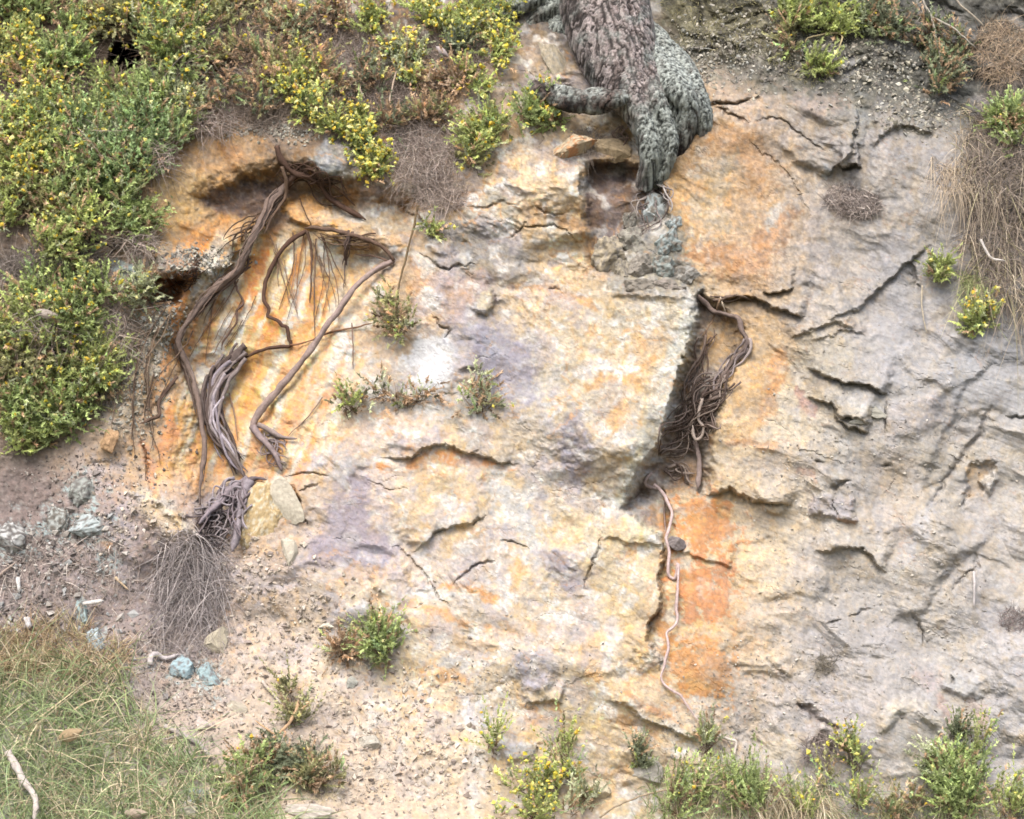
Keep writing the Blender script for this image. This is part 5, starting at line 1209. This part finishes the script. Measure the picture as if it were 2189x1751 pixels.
scatter([(290,800,70,140,3),(340,700,50,80,2),(420,560,80,30,2),(560,270,90,24,.8),(1600,100,150,80,3.4),(1840,140,170,70,3.4),(1950,240,90,50,1.6),(620,285,60,20,.6),(1480,140,50,60,1)], 7500, 'lichen_crumbs', 'lichen-grey crumbs over the soil flanks and rim', [(206,194,160),(176,164,134),(148,134,112),(220,210,184),(170,168,152),(120,108,92)], (.003,.016), 3, .5, cat='soil litter')
scatter([(1780,1000,260,240,2),(1900,1350,250,200,2),(1650,1480,150,140,1.2),(1500,1560,120,60,1),(1100,1450,220,110,1.4)], 2200, 'rock_crumbs', 'small flakes and crumbs caught on the ledges of the right face', [(214,200,174),(190,176,152),(170,160,148),(232,220,196),(150,138,124)], (.003,.010), 4, .5)
scatter([(120,1200,170,120,3),(60,1330,90,60,1),(250,1420,140,70,1.4)], 500, 'rubble', 'grey-brown clods and lichened pebbles on the left bank', [(150,140,132),(190,190,184),(120,104,94),(210,196,178)], (.008,.024), 6, .7)
dead(140,1230,170,120,900,'thin dead rootlets strewn over the brown left bank',[(150,128,112),(110,90,78),(190,172,156)],(.04,.16),.003,.2,'root_litter','dead roots',.02,None)
dead(330,1440,190,90,900,'dry twigs and rootlets scattered over the scree by the grass',[(176,154,134),(140,118,100),(206,190,170)],(.04,.15),.003,.2,'root_litter','dead roots',.02,None)
dead(700,1600,160,120,500,'sparse dry stalks lying on the scree beside the grey-green shrub',[(190,166,142),(160,138,116)],(.04,.14),.003,.2,'root_litter','dead roots',.02,None)
# ---- sticks, bare branches, dry leaves
def stick(pts, w0, w1, col, label, lift=.02, name='dead_stick', cat='stick', kids=(), seed=1):
    thing_mesh(name, [root_part(pts, w0, w1, col, lift, seed, 8, .2, 1.0)], M_ROOT, label, cat, None, [('twig', [root_part(p, a, b, col, l, seed + 3 + i, 6)], M_ROOT) for i, (p, a, b, l) in enumerate(kids)])
stick([(16,1606),(36,1641),(50,1668),(70,1696),(77,1720),(72,1760)], 18, 10, (214,202,192), 'bent bone-pale stick in the bottom left grass', .09, kids=[([(40,1650),(44,1675),(50,1690)], 9, 4, .09)])
stick([(350,1552),(372,1562),(395,1574),(426,1591),(444,1612),(456,1624)], 11, 8, (190,180,172), 'grey crooked stick lying on the scree above the grass', .03, kids=[([(385,1570),(360,1580),(345,1578)], 5, 3, .03)], seed=2)
stick([(58,1322),(61,1345)], 15, 14, (226,222,220), 'short white stump of wood standing at the left', .03, 'wood_stub', 'wood', seed=3)
stick([(39,1236),(41,1268)], 9, 9, (232,228,222), 'small white peg of wood on the brown bank', .02, 'wood_stub', 'wood', seed=4)
stick([(-6,1234),(16,1216),(36,1200)], 7, 5, (178,160,146), 'thin stick slanting up from the left edge', .02, seed=5)
stick([(178,1291),(198,1288),(222,1284)], 9, 6, (232,226,218), 'white stub lying across the top of the lichen stone', .05, seed=6)
stick([(322,1422),(322,1404),(334,1399),(350,1407),(372,1403),(384,1398)], 12, 8, (216,206,202), 'pale curled root hooked over the scree beside the blue stones', .03, 'curled_root', 'root', seed=7)
stick([(246,1234),(262,1250),(276,1262)], 6, 4, (216,190,156), 'short straw-coloured stick on the brown bank', .02, seed=8)
stick([(560,1456),(580,1480),(602,1506)], 7, 5, (214,200,186), 'pale straight twig lying on scree left of the tall sprig', .02, seed=9)
stick([(640,1500),(622,1540),(592,1572),(575,1580)], 8, 5, (212,176,138), 'tan dead twig leaning out of the grey-green shrub', .08, seed=10, kids=[([(592,1572),(566,1556),(545,1540)], 5, 3, .08)])
stick([(1968,-20),(1976,8),(1990,34),(1997,62),(2002,90),(2010,122),(2014,146)], 6, 3.5, (186,178,164), 'long bare grey branch hanging from the top edge at right', .10, 'bare_branch', 'branch', seed=11, kids=[([(1993,38),(2016,48),(2040,62),(2066,84),(2088,104)], 4.5, 3, .11), ([(1976,12),(1968,34),(1960,46)], 3, 2, .09)])
stick([(2036,-15),(2054,12),(2072,26),(2092,44),(2104,58)], 4.5, 3, (176,164,146), 'second bare branch slanting in from the top right', .10, 'bare_branch', 'branch', seed=12)
stick([(2130,-10),(2050,-6)], 4, 3, (176,164,146), 'thin twig along the top edge at right', .1, 'bare_branch', 'branch', seed=13)
stick([(1972,610),(1970,650),(1976,690),(1982,712)], 4.5, 3, (196,184,162), 'pale stalk hanging on the bank left of the green tussock', .03, 'dry_stalk', 'stalk', seed=14)
stick([(2096,512),(2106,532),(2120,552),(2150,558)], 7, 4, (222,214,206), 'short white curved twig in the dry grass', .08, seed=15)
stick([(1282,1748),(1310,1728),(1360,1705),(1420,1690),(1500,1680),(1580,1672)], 4, 3, (176,158,132), 'long thin bramble stalk arching along the bottom', .10, 'dry_stalk', 'stalk', seed=16)
stick([(2083,1222),(2083,1262),(2082,1300)], 7, 4, (208,200,196), 'pale stick standing upright in a niche of the right face', .03, seed=17)
hs = mesh_quads('stem', [root_part([(893,440),(886,480),(873,528),(866,560),(857,590),(850,630),(848,660),(850,705)], 5, 4, (122,104,78), .03, 18, 8, .2, 1.0)], M_ROOT, HANG, HANG.location)
stick([(880,118),(860,130),(845,160),(836,200),(828,236)], 5, 4, (196,176,156), 'pale forked twig dangling in the dead thicket', .10, kids=[([(770,170),(772,195),(780,212)], 4, 3, .10)], seed=19)
stick([(181,505),(200,515),(225,522),(248,535)], 6, 4, (58,50,46), 'thin black twig pointing at the blue lichened ledge', .05, seed=20)
stick([(262,495),(258,520),(242,535),(228,552)], 6, 4, (62,54,48), 'black forked stem below the dark green gorse', .06, kids=[([(240,500),(244,520),(246,530)], 5, 4, .06)], seed=21)
stick([(256,668),(254,695),(250,722)], 5, 4, (214,206,190), 'white straight stalk below the bright gorse sprig', .06, 'dry_stalk', 'stalk', seed=22)
stick([(122,700),(120,730),(126,760),(134,780)], 4, 3, (176,164,110), 'green-yellow stalk drooping below the pale leaf', .12, 'dry_stalk', 'stalk', seed=23)
stick([(1722,92),(1730,80),(1796,72),(1792,110)], 4, 4, (196,180,140), 'pale gorse stem above the blue-grey lichen patch', .06, 'dry_stalk', 'stalk', seed=24)
def leaf(cx, cy, ln, wd, rot, col, label, lift, seed):
    n = 12; t = np.linspace(0, 1, n); hw = wd * .5 * np.sin(np.pi * t ** .8) ** .8; a = math.radians(rot)
    d = float(depth_at(np.array([cx]), np.array([cy]))[0]) + lift; c = at(cx, cy, d); v = []
    for th in (0, 1):
        for i in range(n):
            for q in (-1, -.5, 0, .5, 1):
                x = (t[i] - .5) * ln * S; z = q * hw[i] * S; y = -.012 * (1 - q * q) - .02 * math.sin(t[i] * 3) + th * .0015
                v.append([x * math.cos(a) + z * math.sin(a), y, -x * math.sin(a) + z * math.cos(a)])
    f = []; m = n * 5
    for th in (0, 1):
        for i in range(n - 1):
            for k in range(4):
                q = [th * m + i * 5 + k, th * m + i * 5 + k + 1, th * m + (i + 1) * 5 + k + 1, th * m + (i + 1) * 5 + k]; f.append(q if th == 0 else q[::-1])
    o = mesh('dry_leaf', np.array(v) + c, np.array(f), M_LITTER, np.tile(alb(pale(col)), (len(v), 1)), None, True, c); tag(o, label, 'dry leaf', 'dead leaves caught in the bushes')
leaf(102,672,58,20,12,(206,186,166),'pale curled dead leaf lying on the left gorse',.17,1)
leaf(222,616,44,10,-6,(206,150,116),'narrow pinkish orange dead leaf in the twiggy gap',.09,2)
leaf(152,1570,52,26,-20,(206,166,110),'tan dead leaf among the bottom left grass',.10,3)
leaf(946,112,40,15,40,(206,184,178),'pinkish grey curled leaf in the dead thicket at top',.14,4)
leaf(188,634,34,18,20,(206,198,184),'whitish dead leaf under the narrow orange one',.10,5)
leaf(292,1738,50,20,0,(210,180,150),'pale brown leaf on the bottom edge in the grass',.06,6)
